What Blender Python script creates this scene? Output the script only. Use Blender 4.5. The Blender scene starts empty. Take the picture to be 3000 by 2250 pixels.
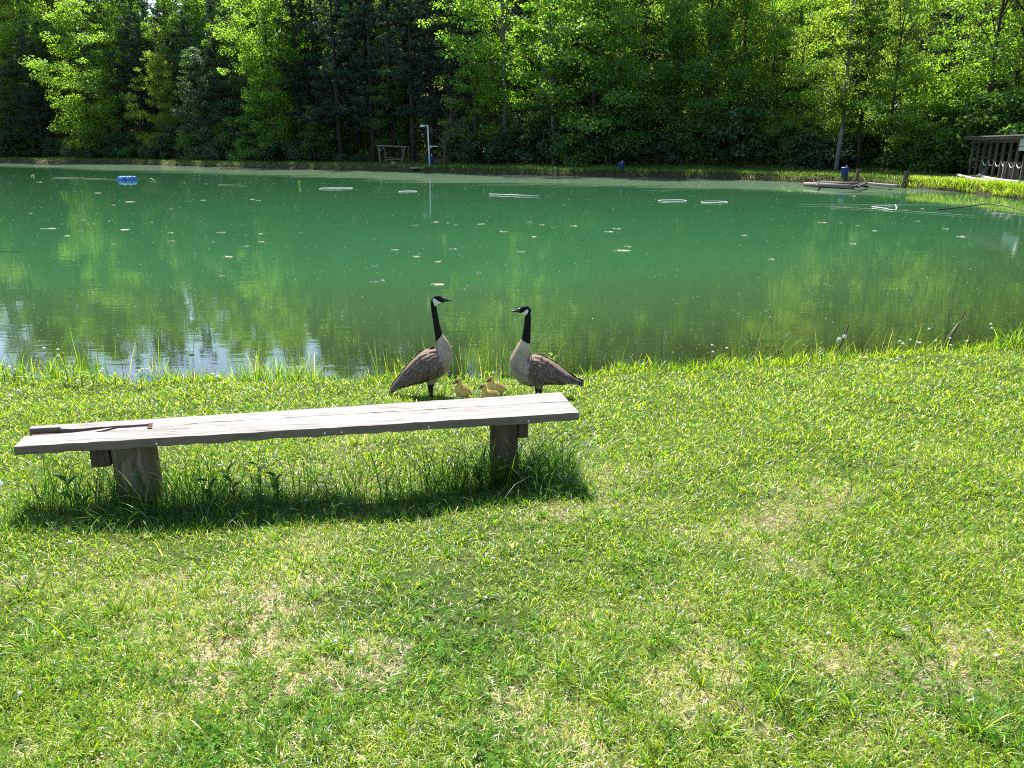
import bpy, bmesh, math, random
import numpy as np
from mathutils import Vector, Matrix, Quaternion
from mathutils.bvhtree import BVHTree

R = math.radians
scene = bpy.context.scene
C = scene.collection
rng = np.random.default_rng(7)
random.seed(7)

# ------------------------------------------------------------------ camera, sky, sun, exposure
F_PX, CX, CY = 2253.0, 1500.0, 1125.0          # photograph pixels (3000 x 2250)
CAM = np.array([0.0, 0.0, 2.55])
PITCH = math.atan(700.0 / F_PX)
SUN_AZ, SUN_EL = R(-12), R(51)

cam_d = bpy.data.cameras.new('camera')
cam = bpy.data.objects.new('camera', cam_d)
C.objects.link(cam)
cam.location = CAM
cam.rotation_euler = (R(90) - PITCH, 0, 0)
cam_d.sensor_width = 36.0
cam_d.lens = F_PX / 3000.0 * 36.0
cam_d.clip_start, cam_d.clip_end = 0.05, 3000
scene.camera = cam

world = bpy.data.worlds.new('World')
scene.world = world
world.use_nodes = True
wn = world.node_tree
sky = wn.nodes.new('ShaderNodeTexSky')
sky.sky_type = 'NISHITA'
sky.sun_disc = False
sky.sun_elevation = SUN_EL
sky.sun_rotation = SUN_AZ % (2 * math.pi)
sky.air_density, sky.dust_density, sky.ozone_density = 1.0, 0.6, 1.0
bgn = wn.nodes['Background']
wn.links.new(sky.outputs[0], bgn.inputs['Color'])
bgn.inputs['Strength'].default_value = 0.115

S = Vector((math.sin(SUN_AZ) * math.cos(SUN_EL), math.cos(SUN_AZ) * math.cos(SUN_EL), math.sin(SUN_EL)))
sun_d = bpy.data.lights.new('sun', 'SUN')
sun = bpy.data.objects.new('sun', sun_d)
C.objects.link(sun)
sun_d.energy, sun_d.angle, sun_d.color = 5.0, R(0.53), (1.0, 0.95, 0.86)
sun.rotation_euler = S.to_track_quat('Z', 'Y').to_euler()
sun.location = (0, 30, 60)

vs = scene.view_settings
vs.view_transform, vs.look, vs.gamma, vs.use_curve_mapping = 'Standard', 'None', 1.0, False
vs.exposure = 1.42
scene.render.engine = 'CYCLES'
cy = scene.cycles
cy.max_bounces, cy.diffuse_bounces, cy.glossy_bounces = 8, 3, 3
cy.transmission_bounces, cy.transparent_max_bounces = 5, 10
cy.caustics_reflective = cy.caustics_refractive = False
cy.sample_clamp_indirect = 6.0
cy.use_denoising = False
cy.pixel_filter_type = 'BLACKMAN_HARRIS'
cy.filter_width = 1.05

# ------------------------------------------------------------------ projection helpers
cp, sp = math.cos(PITCH), math.sin(PITCH)

def ray(px, py):
    x, y = (px - CX) / F_PX, -(py - CY) / F_PX
    return np.array([x, cp + y * sp, -sp + y * cp])

def at(px, py, z=0.0):
    r = ray(px, py)
    t = (z - CAM[2]) / r[2]
    return CAM + r * t

def at_y(px, py, Y):
    r = ray(px, py)
    return CAM + r * (Y / r[1])

def smooth(a, b, x):
    t = np.clip((x - a) / (b - a), 0, 1)
    return t * t * (3 - 2 * t)

# ------------------------------------------------------------------ terrain function
FAR_PX = [(2631, 549), (2520, 541), (2350, 535), (2250, 530), (2000, 523), (1800, 519), (1500, 512), (1300, 507),
          (1125, 502), (900, 496), (740, 492), (500, 485), (300, 480), (0, 476), (-250, 472)]
FAR = [tuple(at(a, b)[:2]) for a, b in FAR_PX]
POND = [(-60, 9.0), (-30, 7.6), (-12, 8.0), (-6, 8.25), (-2.5, 8.15), (0.3, 8.2), (1.4, 8.5), (2.9, 8.75), (5.0, 9.3), (6.9, 9.75), (9, 10.6),
        (14, 13.2), (20, 18), (24.5, 26), (26, 33), tuple(at(3000, 584)[:2]), tuple(at(2865, 567)[:2])] + FAR + [(-92, 108), (-100, 70), (-85, 30)]
POND = np.array(POND, float)

def pond_sd(P):
    """signed distance to the shoreline: negative over the water."""
    P = np.asarray(P, float)
    out = np.empty(len(P))
    a, b = POND, np.roll(POND, -1, 0)
    e = b - a
    for k in range(0, len(P), 60000):
        p = P[k:k + 60000, None, :]
        w = p - a[None]
        t = np.clip((w * e).sum(-1) / (e * e).sum(-1), 0, 1)
        d = np.sqrt(((w - e * t[..., None]) ** 2).sum(-1)).min(1)
        c1 = (a[None, :, 1] <= p[..., 1]) != (b[None, :, 1] <= p[..., 1])
        with np.errstate(divide='ignore', invalid='ignore'):
            xi = a[None, :, 0] + (p[..., 1] - a[None, :, 1]) / e[None, :, 1] * e[None, :, 0]
        inside = ((c1 & (p[..., 0] < xi)).sum(1) % 2) == 1
        out[k:k + 60000] = np.where(inside, -d, d)
    return out

def lumps(x, y):
    return (0.018 * np.sin(2.1 * x + 0.7) * np.cos(1.7 * y + 0.3) + 0.012 * np.sin(4.3 * x + 1.9 * y) + 0.010 * np.cos(3.1 * y - 2.7 * x + 1.0)
            + 0.006 * np.sin(9.1 * x - 3.3 * y) * np.sin(8.3 * y + 1.2 * x))

def height(P, sd=None):
    P = np.asarray(P, float)
    x, y = P[:, 0], P[:, 1]
    s = pond_sd(P) if sd is None else sd
    wob = 0.10 * np.sin(1.9 * x) * np.sin(2.3 * y + x) + 0.06 * np.sin(5.3 * x + 1.0) + 0.04 * np.sin(11 * x + 3 * y)
    so = np.maximum(s + wob * 0.7 * (np.abs(s) < 3), 0)
    near = 0.02 + 0.06 * smooth(0, 0.25, so) + 0.125 * np.minimum(so, 6.6) + 0.06 * np.clip(so - 6.6, 0, 14) + lumps(x, y) * smooth(0.1, 0.6, so)
    far = 0.02 + 0.42 * smooth(0.0, 0.35, so) + 0.02 * np.minimum(so, 12) + 0.05 * np.sin(0.9 * x) * smooth(.3, 1, so)
    hill = np.clip(so - 11.5, 0, 400)
    far = far + 48 * (1 - np.exp(-hill * 0.40 / 48)) + np.sin(x * .11 + 1) * np.clip(hill * .05, 0, 1.5)
    tf = smooth(18, 36, y)
    land = near * (1 - tf) + far * tf
    bed = -0.04 - np.where(-s < 6, 0.105 * (-s), 0.63 + 0.25 * (-s - 6))
    bed = bed - tf * 0.9 * np.clip(-s, 0, 2)
    bed = np.maximum(bed, -3.0) + 0.02 * np.sin(3 * x) * np.sin(2.2 * y)
    return np.where(s > -0.02, land, bed)

def hz(x, y):
    return float(height(np.array([[x, y]]))[0])

def ground_at(px, py):
    r = ray(px, py)
    t = np.arange(1.0, 130, 0.02)
    p = CAM + r * t[:, None]
    h = np.maximum(height(p[:, :2]), -0.0)
    i = np.argmax(p[:, 2] <= h)
    return p[i]

# ------------------------------------------------------------------ object helpers
def mesh_np(name, V, Fc, mat=None, cols=None, smooth_=False, attrs=None):
    """mesh from numpy: V (n,3), Fc (m,3) or (m,4)"""
    me = bpy.data.meshes.new(name)
    V = np.ascontiguousarray(V, np.float32)
    Fc = np.ascontiguousarray(Fc, np.int32)
    k = Fc.shape[1]
    me.vertices.add(len(V)); me.vertices.foreach_set('co', V.ravel())
    me.loops.add(Fc.size); me.loops.foreach_set('vertex_index', Fc.ravel())
    me.polygons.add(len(Fc))
    me.polygons.foreach_set('loop_start', np.arange(0, Fc.size, k, dtype=np.int32))
    me.polygons.foreach_set('loop_total', np.full(len(Fc), k, np.int32))
    if smooth_:
        me.polygons.foreach_set('use_smooth', np.ones(len(Fc), bool))
    if cols is not None:
        a = me.color_attributes.new('Col', 'FLOAT_COLOR', 'POINT')
        c4 = np.ones((len(V), 4), np.float32); c4[:, :3] = cols
        a.data.foreach_set('color', c4.ravel())
    for k_, v in (attrs or {}).items():
        a = me.attributes.new(k_, 'FLOAT', 'POINT')
        a.data.foreach_set('value', np.ascontiguousarray(v, np.float32))
    me.update(calc_edges=True)
    if mat: me.materials.append(mat)
    return me

def link(name, me, parent=None, loc=None, rot=None):
    o = bpy.data.objects.new(name, me)
    C.objects.link(o)
    if parent is not None: o.parent = parent
    if loc is not None: o.location = loc
    if rot is not None: o.rotation_euler = rot
    return o

def tag(o, label=None, cat=None, group=None, kind=None):
    if label: o['label'] = label
    if cat: o['category'] = cat
    if group: o['group'] = group
    if kind: o['kind'] = kind
    return o

def empty(name, loc, label, cat, group=None, rz=0.0):
    o = bpy.data.objects.new(name, None)
    C.objects.link(o)
    o.empty_display_size = 0.1
    o.location = loc; o.rotation_euler = (0, 0, rz)
    return tag(o, label, cat, group)

class MB:
    """collects simple shapes, builds ONE mesh"""
    def __init__(s): s.v, s.f = [], []
    def add(s, V, Fc):
        b = len(s.v); s.v += [tuple(map(float, p)) for p in V]; s.f += [tuple(i + b for i in f) for f in Fc]
    def box(s, c, size, rot=None, jit=0.0):
        hx, hy, hz_ = size[0] / 2, size[1] / 2, size[2] / 2
        V = [Vector((x, y, z)) for x in (-hx, hx) for y in (-hy, hy) for z in (-hz_, hz_)]
        if jit: V = [p + Vector((random.uniform(-jit, jit), random.uniform(-jit, jit), random.uniform(-jit, jit))) for p in V]
        if rot is not None: V = [rot @ p for p in V]
        V = [p + Vector(c) for p in V]
        s.add(V, [(0, 1, 3, 2), (4, 6, 7, 5), (0, 4, 5, 1), (2, 3, 7, 6), (0, 2, 6, 4), (1, 5, 7, 3)])
        return s
    def tube(s, pts, rad, n=8, caps=True):
        pts = [Vector(p) for p in pts]
        if not hasattr(rad, '__len__'): rad = [rad] * len(pts)
        V, Fc = [], []
        up = Vector((0, 0, 1)); prev = None
        for i, p in enumerate(pts):
            d = (pts[min(i + 1, len(pts) - 1)] - pts[max(i - 1, 0)]).normalized()
            if prev is None:
                a = d.orthogonal().normalized()
            else:
                a = (prev - d * prev.dot(d)).normalized()
            prev = a; b = d.cross(a)
            for k in range(n):
                t = 2 * math.pi * k / n
                V.append(p + (a * math.cos(t) + b * math.sin(t)) * rad[i])
        for i in range(len(pts) - 1):
            for k in range(n):
                k2 = (k + 1) % n
                Fc.append((i * n + k, i * n + k2, (i + 1) * n + k2, (i + 1) * n + k))
        if caps:
            Fc.append(tuple(range(n - 1, -1, -1))); m = (len(pts) - 1) * n
            Fc.append(tuple(range(m, m + n)))
        s.add(V, Fc); return s
    def lathe(s, prof, n=20, c=(0, 0, 0)):
        V, Fc = [], []
        for r, z in prof:
            for k in range(n):
                t = 2 * math.pi * k / n
                V.append((c[0] + r * math.cos(t), c[1] + r * math.sin(t), c[2] + z))
        for i in range(len(prof) - 1):
            for k in range(n):
                k2 = (k + 1) % n
                Fc.append((i * n + k, i * n + k2, (i + 1) * n + k2, (i + 1) * n + k))
        Fc.append(tuple(range(n - 1, -1, -1))); m = (len(prof) - 1) * n
        Fc.append(tuple(range(m, m + n)))
        s.add(V, Fc); return s
    def prism(s, poly, z0, z1):
        n = len(poly)
        V = [(x, y, z0) for x, y in poly] + [(x, y, z1) for x, y in poly]
        Fc = [tuple(range(n - 1, -1, -1)), tuple(range(n, 2 * n))] + [(i, (i + 1) % n, n + (i + 1) % n, n + i) for i in range(n)]
        s.add(V, Fc); return s
    def mesh(s, name, mat, smooth_=False):
        me = bpy.data.meshes.new(name)
        me.from_pydata(s.v, [], s.f)
        if smooth_:
            for p in me.polygons: p.use_smooth = True
        me.materials.append(mat)
        return me
    def build(s, name, mat, parent=None, smooth_=False, loc=None, rot=None, bevel=0.0):
        o = link(name, s.mesh(name, mat, smooth_), parent, loc, rot)
        if bevel:
            m = o.modifiers.new('Bevel', 'BEVEL'); m.width = bevel; m.segments = 2; m.limit_method = 'ANGLE'
        return o

# ------------------------------------------------------------------ materials
def new_mat(name):
    m = bpy.data.materials.new(name); m.use_nodes = True
    nt = m.node_tree
    for n in list(nt.nodes): nt.nodes.remove(n)
    out = nt.nodes.new('ShaderNodeOutputMaterial')
    return m, nt, out

def N(nt, typ, **kw):
    n = nt.nodes.new(typ)
    for k, v in kw.items():
        if k in n.inputs: n.inputs[k].default_value = v
        else: setattr(n, k, v)
    return n

def ramp(nt, fac, stops, interp='LINEAR'):
    r = nt.nodes.new('ShaderNodeValToRGB'); r.color_ramp.interpolation = interp
    els = r.color_ramp.elements
    while len(els) > 1: els.remove(els[-1])
    els[0].position, els[0].color = stops[0][0], (*stops[0][1], 1)
    for p, c in stops[1:]:
        e = els.new(p); e.color = (*c, 1)
    nt.links.new(fac, r.inputs[0])
    return r.outputs[0]

def noise(nt, vec, scale, detail=4, rough=0.55, out='Fac', distortion=0.0):
    n = N(nt, 'ShaderNodeTexNoise'); n.inputs['Scale'].default_value = scale; n.inputs['Detail'].default_value = detail
    n.inputs['Roughness'].default_value = rough; n.inputs['Distortion'].default_value = distortion
    if vec is not None: nt.links.new(vec, n.inputs['Vector'])
    return n.outputs[out]

def mapping(nt, vec, scale):
    m = N(nt, 'ShaderNodeMapping'); m.inputs['Scale'].default_value = scale
    nt.links.new(vec, m.inputs['Vector']); return m.outputs[0]

def mixc(nt, fac, a, b, mode='MIX'):
    m = N(nt, 'ShaderNodeMix', data_type='RGBA', blend_type=mode)
    for sock, v in ((0, fac), (6, a), (7, b)):
        if hasattr(v, 'is_output'): nt.links.new(v, m.inputs[sock])
        elif isinstance(v, (int, float)): m.inputs[sock].default_value = v
        else: m.inputs[sock].default_value = (*v, 1)
    return m.outputs[2]

def math_(nt, op, a, b=0.0):
    m = N(nt, 'ShaderNodeMath', operation=op)
    for i, v in enumerate((a, b)):
        if hasattr(v, 'is_output'): nt.links.new(v, m.inputs[i])
        else: m.inputs[i].default_value = v
    return m.outputs[0]

def bsdf(nt, out, col, rough=0.8, bump=None, bump_s=0.3, bump_d=0.01, spec=0.3):
    b = N(nt, 'ShaderNodeBsdfPrincipled')
    if hasattr(col, 'is_output'): nt.links.new(col, b.inputs['Base Color'])
    else: b.inputs['Base Color'].default_value = (*col, 1)
    b.inputs['Roughness'].default_value = rough
    b.inputs['Specular IOR Level'].default_value = spec
    if bump is not None:
        bn = N(nt, 'ShaderNodeBump'); bn.inputs['Strength'].default_value = bump_s; bn.inputs['Distance'].default_value = bump_d
        nt.links.new(bump, bn.inputs['Height']); nt.links.new(bn.outputs[0], b.inputs['Normal'])
    nt.links.new(b.outputs[0], out.inputs['Surface'])
    return b

def simple_mat(name, c1, c2=None, scale=6.0, rough=0.8, stretch=(1, 1, 1), bump=0.3, spec=0.3, metallic=0.0):
    m, nt, out = new_mat(name)
    tc = N(nt, 'ShaderNodeTexCoord')
    v = mapping(nt, tc.outputs['Object'], stretch)
    n = noise(nt, v, scale, 6, 0.65)
    col = ramp(nt, n, [(0.3, c1), (0.7, c2 or tuple(x * .75 for x in c1))])
    b = bsdf(nt, out, col, rough, n, bump, 0.01, spec)
    b.inputs['Metallic'].default_value = metallic
    return m

def leaf_mat(name, dif, trans, tw=0.5, var=0.25, attr=False, gloss=0.06, hue_alt=None, patch=0.0, rough=0.45):
    """thin leaf: diffuse reflection + yellow-green transmitted light + a little waxy gloss"""
    m, nt, out = new_mat(name)
    if attr:
        a = N(nt, 'ShaderNodeVertexColor', layer_name='Col')
        base = a.outputs['Color']
        dcol = base
        tcol = mixc(nt, 1.0, base, trans, 'MULTIPLY')
    else:
        oi = N(nt, 'ShaderNodeObjectInfo'); tc = N(nt, 'ShaderNodeTexCoord')
        n = noise(nt, tc.outputs['Object'], 0.55, 3)
        dcol = mixc(nt, ramp(nt, n, [(0.35, (0, 0, 0)), (0.68, (1, 1, 1))]), dif, hue_alt or tuple(x * (1 - var) for x in dif))
        rv = math_(nt, 'MULTIPLY_ADD', oi.outputs['Random'], 0.5); rv.node.inputs[2].default_value = 0.72
        vm = N(nt, 'ShaderNodeVectorMath', operation='SCALE'); nt.links.new(dcol, vm.inputs[0]); nt.links.new(rv, vm.inputs['Scale'])
        dcol = vm.outputs[0]
        k = [t / max(d, 1e-3) for t, d in zip(trans, dif)]
        tcol = mixc(nt, 1.0, dcol, (1, 1, 1), 'MULTIPLY')
        vm2 = N(nt, 'ShaderNodeVectorMath', operation='MULTIPLY'); nt.links.new(dcol, vm2.inputs[0]); vm2.inputs[1].default_value = k
        tcol = vm2.outputs[0]
    d = N(nt, 'ShaderNodeBsdfDiffuse'); t = N(nt, 'ShaderNodeBsdfTranslucent')
    nt.links.new(dcol, d.inputs['Color']); nt.links.new(tcol, t.inputs['Color'])
    mx = N(nt, 'ShaderNodeMixShader'); mx.inputs[0].default_value = tw
    nt.links.new(d.outputs[0], mx.inputs[1]); nt.links.new(t.outputs[0], mx.inputs[2])
    g = N(nt, 'ShaderNodeBsdfGlossy'); g.inputs['Roughness'].default_value = rough; g.inputs['Color'].default_value = (.9, .95, 1, 1)
    mg = N(nt, 'ShaderNodeMixShader'); mg.inputs[0].default_value = gloss
    nt.links.new(mx.outputs[0], mg.inputs[1]); nt.links.new(g.outputs[0], mg.inputs[2])
    nt.links.new(mg.outputs[0], out.inputs['Surface'])
    return m

M = {}
M['blade'] = leaf_mat('grass blades', None, (2.1, 2.1, 0.8), 0.46, attr=True, gloss=0.03, rough=0.4)
M['clover'] = leaf_mat('clover leaves', None, (1.6, 1.7, 0.8), 0.5, attr=True, gloss=0.006, rough=0.6)
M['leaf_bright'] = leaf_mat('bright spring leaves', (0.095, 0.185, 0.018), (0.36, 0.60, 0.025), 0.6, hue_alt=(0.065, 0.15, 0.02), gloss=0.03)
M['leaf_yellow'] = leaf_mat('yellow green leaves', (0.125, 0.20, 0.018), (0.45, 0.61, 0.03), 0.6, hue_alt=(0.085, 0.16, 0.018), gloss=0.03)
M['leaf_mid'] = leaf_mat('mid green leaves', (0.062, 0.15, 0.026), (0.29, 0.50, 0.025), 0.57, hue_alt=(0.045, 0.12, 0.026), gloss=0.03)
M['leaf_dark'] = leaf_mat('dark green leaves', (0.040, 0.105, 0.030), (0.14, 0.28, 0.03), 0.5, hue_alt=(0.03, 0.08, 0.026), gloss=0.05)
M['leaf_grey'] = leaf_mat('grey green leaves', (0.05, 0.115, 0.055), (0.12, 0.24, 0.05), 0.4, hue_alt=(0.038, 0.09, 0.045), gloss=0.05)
M['needle'] = leaf_mat('pine needles', (0.036, 0.078, 0.048), (0.07, 0.13, 0.04), 0.35, hue_alt=(0.026, 0.06, 0.04), gloss=0.04)
M['needle_pale'] = leaf_mat('pale pine needles', (0.075, 0.11, 0.065), (0.12, 0.16, 0.06), 0.35, hue_alt=(0.05, 0.08, 0.05), gloss=0.05)
M['bark'] = simple_mat('dark bark', (0.055, 0.045, 0.035), (0.025, 0.02, 0.017), 5, 0.9, (3, 3, .5), 0.6)
M['bark_pale'] = simple_mat('pale bark', (0.22, 0.21, 0.185), (0.10, 0.095, 0.08), 4, 0.85, (3, 3, .6), 0.4)
M['twig'] = simple_mat('grey twigs', (0.16, 0.14, 0.12), (0.09, 0.08, 0.07), 8, 0.9)

# ------------------------------------------------------------------ ground sheet
def axis(segs):
    out = []
    for a, b, st in segs: out += list(np.arange(a, b - 1e-6, st))
    return np.array(out + [segs[-1][1]])

gx = axis([(-500, -160, 20), (-160, -60, 4), (-60, -14, 1.5), (-14, 14, 0.16), (14, 60, 1.0), (60, 160, 4), (160, 500, 20)])
gy = axis([(-300, -20, 20), (-20, -1, 1.0), (-1, 12, 0.13), (12, 34, 0.8), (34, 130, 0.8), (130, 220, 4), (220, 500, 20)])
GX, GY = np.meshgrid(gx, gy)
GP = np.stack([GX.ravel(), GY.ravel()], 1)
Gsd = pond_sd(GP)
Gz = height(GP, Gsd)
nx, ny = len(gx), len(gy)
idx = np.arange(nx * ny).reshape(ny, nx)
quads = np.stack([idx[:-1, :-1], idx[:-1, 1:], idx[1:, 1:], idx[1:, :-1]], -1).reshape(-1, 4)

m, nt, out = new_mat('ground')
geo = N(nt, 'ShaderNodeNewGeometry')
pos = geo.outputs['Position']
n1 = noise(nt, pos, 2.2, 6, 0.6); n2 = noise(nt, pos, 38, 5, 0.7); n3 = noise(nt, pos, 150, 3, 0.6)
soil = ramp(nt, n1, [(0.32, (0.085, 0.06, 0.03)), (0.55, (0.19, 0.14, 0.085)), (0.75, (0.27, 0.21, 0.14))])
soil = mixc(nt, ramp(nt, n2, [(0.42, (0, 0, 0)), (0.62, (1, 1, 1))]), soil, (0.33, 0.265, 0.18))
turf = ramp(nt, n2, [(0.3, (0.018, 0.032, 0.006)), (0.7, (0.055, 0.09, 0.014))])  # dark underlay: shadow between blades painted into the colour
att = N(nt, 'ShaderNodeAttribute', attribute_name='turf'); atb = N(nt, 'ShaderNodeAttribute', attribute_name='bed'); atf = N(nt, 'ShaderNodeAttribute', attribute_name='forest')
col = mixc(nt, att.outputs['Fac'], soil, turf)
litter = ramp(nt, noise(nt, pos, 1.1, 7, 0.7), [(0.35, (0.045, 0.03, 0.016)), (0.55, (0.16, 0.085, 0.042)), (0.72, (0.27, 0.16, 0.085))])
col = mixc(nt, atf.outputs['Fac'], col, litter)
mud = ramp(nt, noise(nt, mapping(nt, pos, (1, 2.5, 1)), 2.4, 7, 0.68), [(0.33, (0.055, 0.042, 0.016)), (0.55, (0.14, 0.10, 0.042)), (0.75, (0.25, 0.19, 0.10))])
col = mixc(nt, atb.outputs['Fac'], col, mud)
bank = N(nt, 'ShaderNodeAttribute', attribute_name='bank')
col = mixc(nt, bank.outputs['Fac'], col, (0.045, 0.038, 0.02))
bsdf(nt, out, col, 0.95, math_(nt, 'ADD', n2, n3), 0.5, 0.012, 0.15)
M['ground'] = m

gfar = smooth(18, 36, GP[:, 1])
turf_w = np.where(Gsd > 0, np.clip(gfar * (1 - smooth(9, 12, Gsd)) + (GP[:, 1] < -1) * 1.0 + (np.abs(GP[:, 0]) > 13) * .8 + 0.45 * smooth(2.0, 5.5, GP[:, 1]) + .1, 0, 1), 0)
turf_w = np.where((Gsd > 0) & (Gsd < 0.55) & (gfar > .5), 0.1, turf_w)
ground = link('ground', mesh_np('ground', np.column_stack([GP, Gz]), quads, M['ground'], smooth_=True, attrs={
    'bank': gfar * (Gsd > -1.5) * (Gsd < 1.0) * 1.0, 'turf': turf_w, 'bed': (Gsd < 0.12) * 1.0, 'forest': gfar * smooth(9.5, 12.5, Gsd)}))
ground['kind'] = 'structure'

# ------------------------------------------------------------------ pond water
wx = axis([(-110, -30, 3), (-30, -12, 0.8), (-12, 12, 0.2), (12, 34, 0.8)])
wy = axis([(6.5, 14, 0.12), (14, 40, 0.8), (40, 116, 1.0)])
WX, WY = np.meshgrid(wx, wy)
WP = np.stack([WX.ravel(), WY.ravel()], 1)
Wsd = pond_sd(WP)
keep = Wsd < 3.2
wi = np.arange(len(WP)).reshape(len(wy), len(wx))
wq = np.stack([wi[:-1, :-1], wi[:-1, 1:], wi[1:, 1:], wi[1:, :-1]], -1).reshape(-1, 4)
wq = wq[keep[wq].all(1)]
fa = np.array(FAR)
def far_dist(P):
    a, b = fa[:-1], fa[1:]; e = b - a; w = P[:, None] - a[None]
    t = np.clip((w * e).sum(-1) / (e * e).sum(-1), 0, 1)
    return np.sqrt(((w - e * t[..., None]) ** 2).sum(-1)).min(1)
fd = far_dist(WP)
# the width of the pale pollen film that the wind has pushed against the far bank
film_w = np.interp(WP[:, 0] / np.maximum(WP[:, 1], 1), [-.6, -.3, -.1, 0.05, .2, .35, .6], [13, 13, 14, 14, 12, 9, 5])
depth = np.maximum(-height(WP, Wsd), 0)
m, nt, out = new_mat('pond water')
geo = N(nt, 'ShaderNodeNewGeometry'); pos = geo.outputs['Position']
ad = N(nt, 'ShaderNodeAttribute', attribute_name='depth'); af = N(nt, 'ShaderNodeAttribute', attribute_name='film')
opac = math_(nt, 'SUBTRACT', 1.0, math_(nt, 'POWER', 2.718, math_(nt, 'MULTIPLY', ad.outputs['Fac'], -2.8)))
murk = noise(nt, mapping(nt, pos, (0.16, 0.3, 1)), 1.0, 3)
wcol = mixc(nt, murk, (0.030, 0.112, 0.043), (0.038, 0.135, 0.052))
sh = math_(nt, 'POWER', 2.718, math_(nt, 'MULTIPLY', ad.outputs['Fac'], -1.9))
wcol = mixc(nt, sh, wcol, (0.070, 0.105, 0.032))
fn = noise(nt, mapping(nt, pos, (0.10, 0.55, 1)), 1.0, 5, 0.6)
fn2 = noise(nt, mapping(nt, pos, (1.3, 3.0, 1)), 2.0, 5, 0.75)
fm = math_(nt, 'MULTIPLY', ramp(nt, math_(nt, 'ADD', af.outputs['Fac'], math_(nt, 'MULTIPLY', math_(nt, 'SUBTRACT', fn, 0.5), 0.9)), [(0.42, (0, 0, 0)), (0.52, (1, 1, 1))]),
            ramp(nt, fn2, [(0.36, (.12, .12, .12)), (0.66, (.60, .60, .60))]))
dif = N(nt, 'ShaderNodeBsdfDiffuse'); nt.links.new(wcol, dif.inputs['Color'])
tr = N(nt, 'ShaderNodeBsdfTransparent'); tr.inputs['Color'].default_value = (0.80, 0.82, 0.55, 1)
ms = N(nt, 'ShaderNodeMixShader'); nt.links.new(opac, ms.inputs[0]); nt.links.new(tr.outputs[0], ms.inputs[1]); nt.links.new(dif.outputs[0], ms.inputs[2])
rip = math_(nt, 'ADD', math_(nt, 'MULTIPLY', noise(nt, mapping(nt, pos, (2.2, 7.0, 1)), 1.0, 3, 0.5), 1.0), math_(nt, 'MULTIPLY', noise(nt, mapping(nt, pos, (0.5, 1.6, 1)), 1.0, 2, 0.5), 1.6))
bn = N(nt, 'ShaderNodeBump'); bn.inputs['Strength'].default_value = 1.0; bn.inputs['Distance'].default_value = 0.0010
nt.links.new(rip, bn.inputs['Height'])
fr = N(nt, 'ShaderNodeFresnel'); fr.inputs['IOR'].default_value = 1.95; nt.links.new(bn.outputs[0], fr.inputs['Normal'])
gl = N(nt, 'ShaderNodeBsdfGlossy'); gl.inputs['Roughness'].default_value = 0.015; nt.links.new(bn.outputs[0], gl.inputs['Normal'])
frc = math_(nt, 'MULTIPLY', fr.outputs[0], 1.0)
mf = N(nt, 'ShaderNodeMixShader'); nt.links.new(frc, mf.inputs[0]); nt.links.new(ms.outputs[0], mf.inputs[1]); nt.links.new(gl.outputs[0], mf.inputs[2])
fd_ = N(nt, 'ShaderNodeBsdfDiffuse'); fd_.inputs['Color'].default_value = (0.10, 0.135, 0.09, 1)
mm = N(nt, 'ShaderNodeMixShader'); nt.links.new(fm, mm.inputs[0]); nt.links.new(mf.outputs[0], mm.inputs[1]); nt.links.new(fd_.outputs[0], mm.inputs[2])
nt.links.new(mm.outputs[0], out.inputs['Surface'])
M['water'] = m
film = np.clip(1.0 - 0.5 * fd / film_w, 0, 1)
used = np.unique(wq); remap = np.full(len(WP), -1); remap[used] = np.arange(len(used))
pond = link('pond_water', mesh_np('pond_water', np.column_stack([WP, np.zeros(len(WP))])[used], remap[wq], M['water'], smooth_=True,
            attrs={'depth': depth[used], 'film': film[used]}))
pond['kind'] = 'structure'

# ------------------------------------------------------------------ trees
def leaf_cards(P, Nn, size, wfac=0.6, elong=None):
    """diamond leaves with a fold; P centres, Nn normals -> V,F"""
    n = len(P)
    a = rng.normal(size=(n, 3)) if elong is None else elong + rng.normal(size=(n, 3)) * .25
    a -= Nn * (a * Nn).sum(1, keepdims=True); a /= np.linalg.norm(a, axis=1, keepdims=True) + 1e-9
    b = np.cross(Nn, a)
    s = size[:, None]
    base, tip = P - a * s * .5, P + a * s * .5
    l, r = P + b * s * .5 * wfac + Nn * s * .12, P - b * s * .5 * wfac + Nn * s * .12
    V = np.stack([base, l, tip, r], 1).reshape(-1, 3)
    i = np.arange(n)[:, None] * 4
    Fc = np.concatenate([i + np.array([0, 2, 1]), i + np.array([0, 3, 2])], 0)
    return V, Fc

def unit(v): return v / (np.linalg.norm(v, axis=-1, keepdims=True) + 1e-9)

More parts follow.
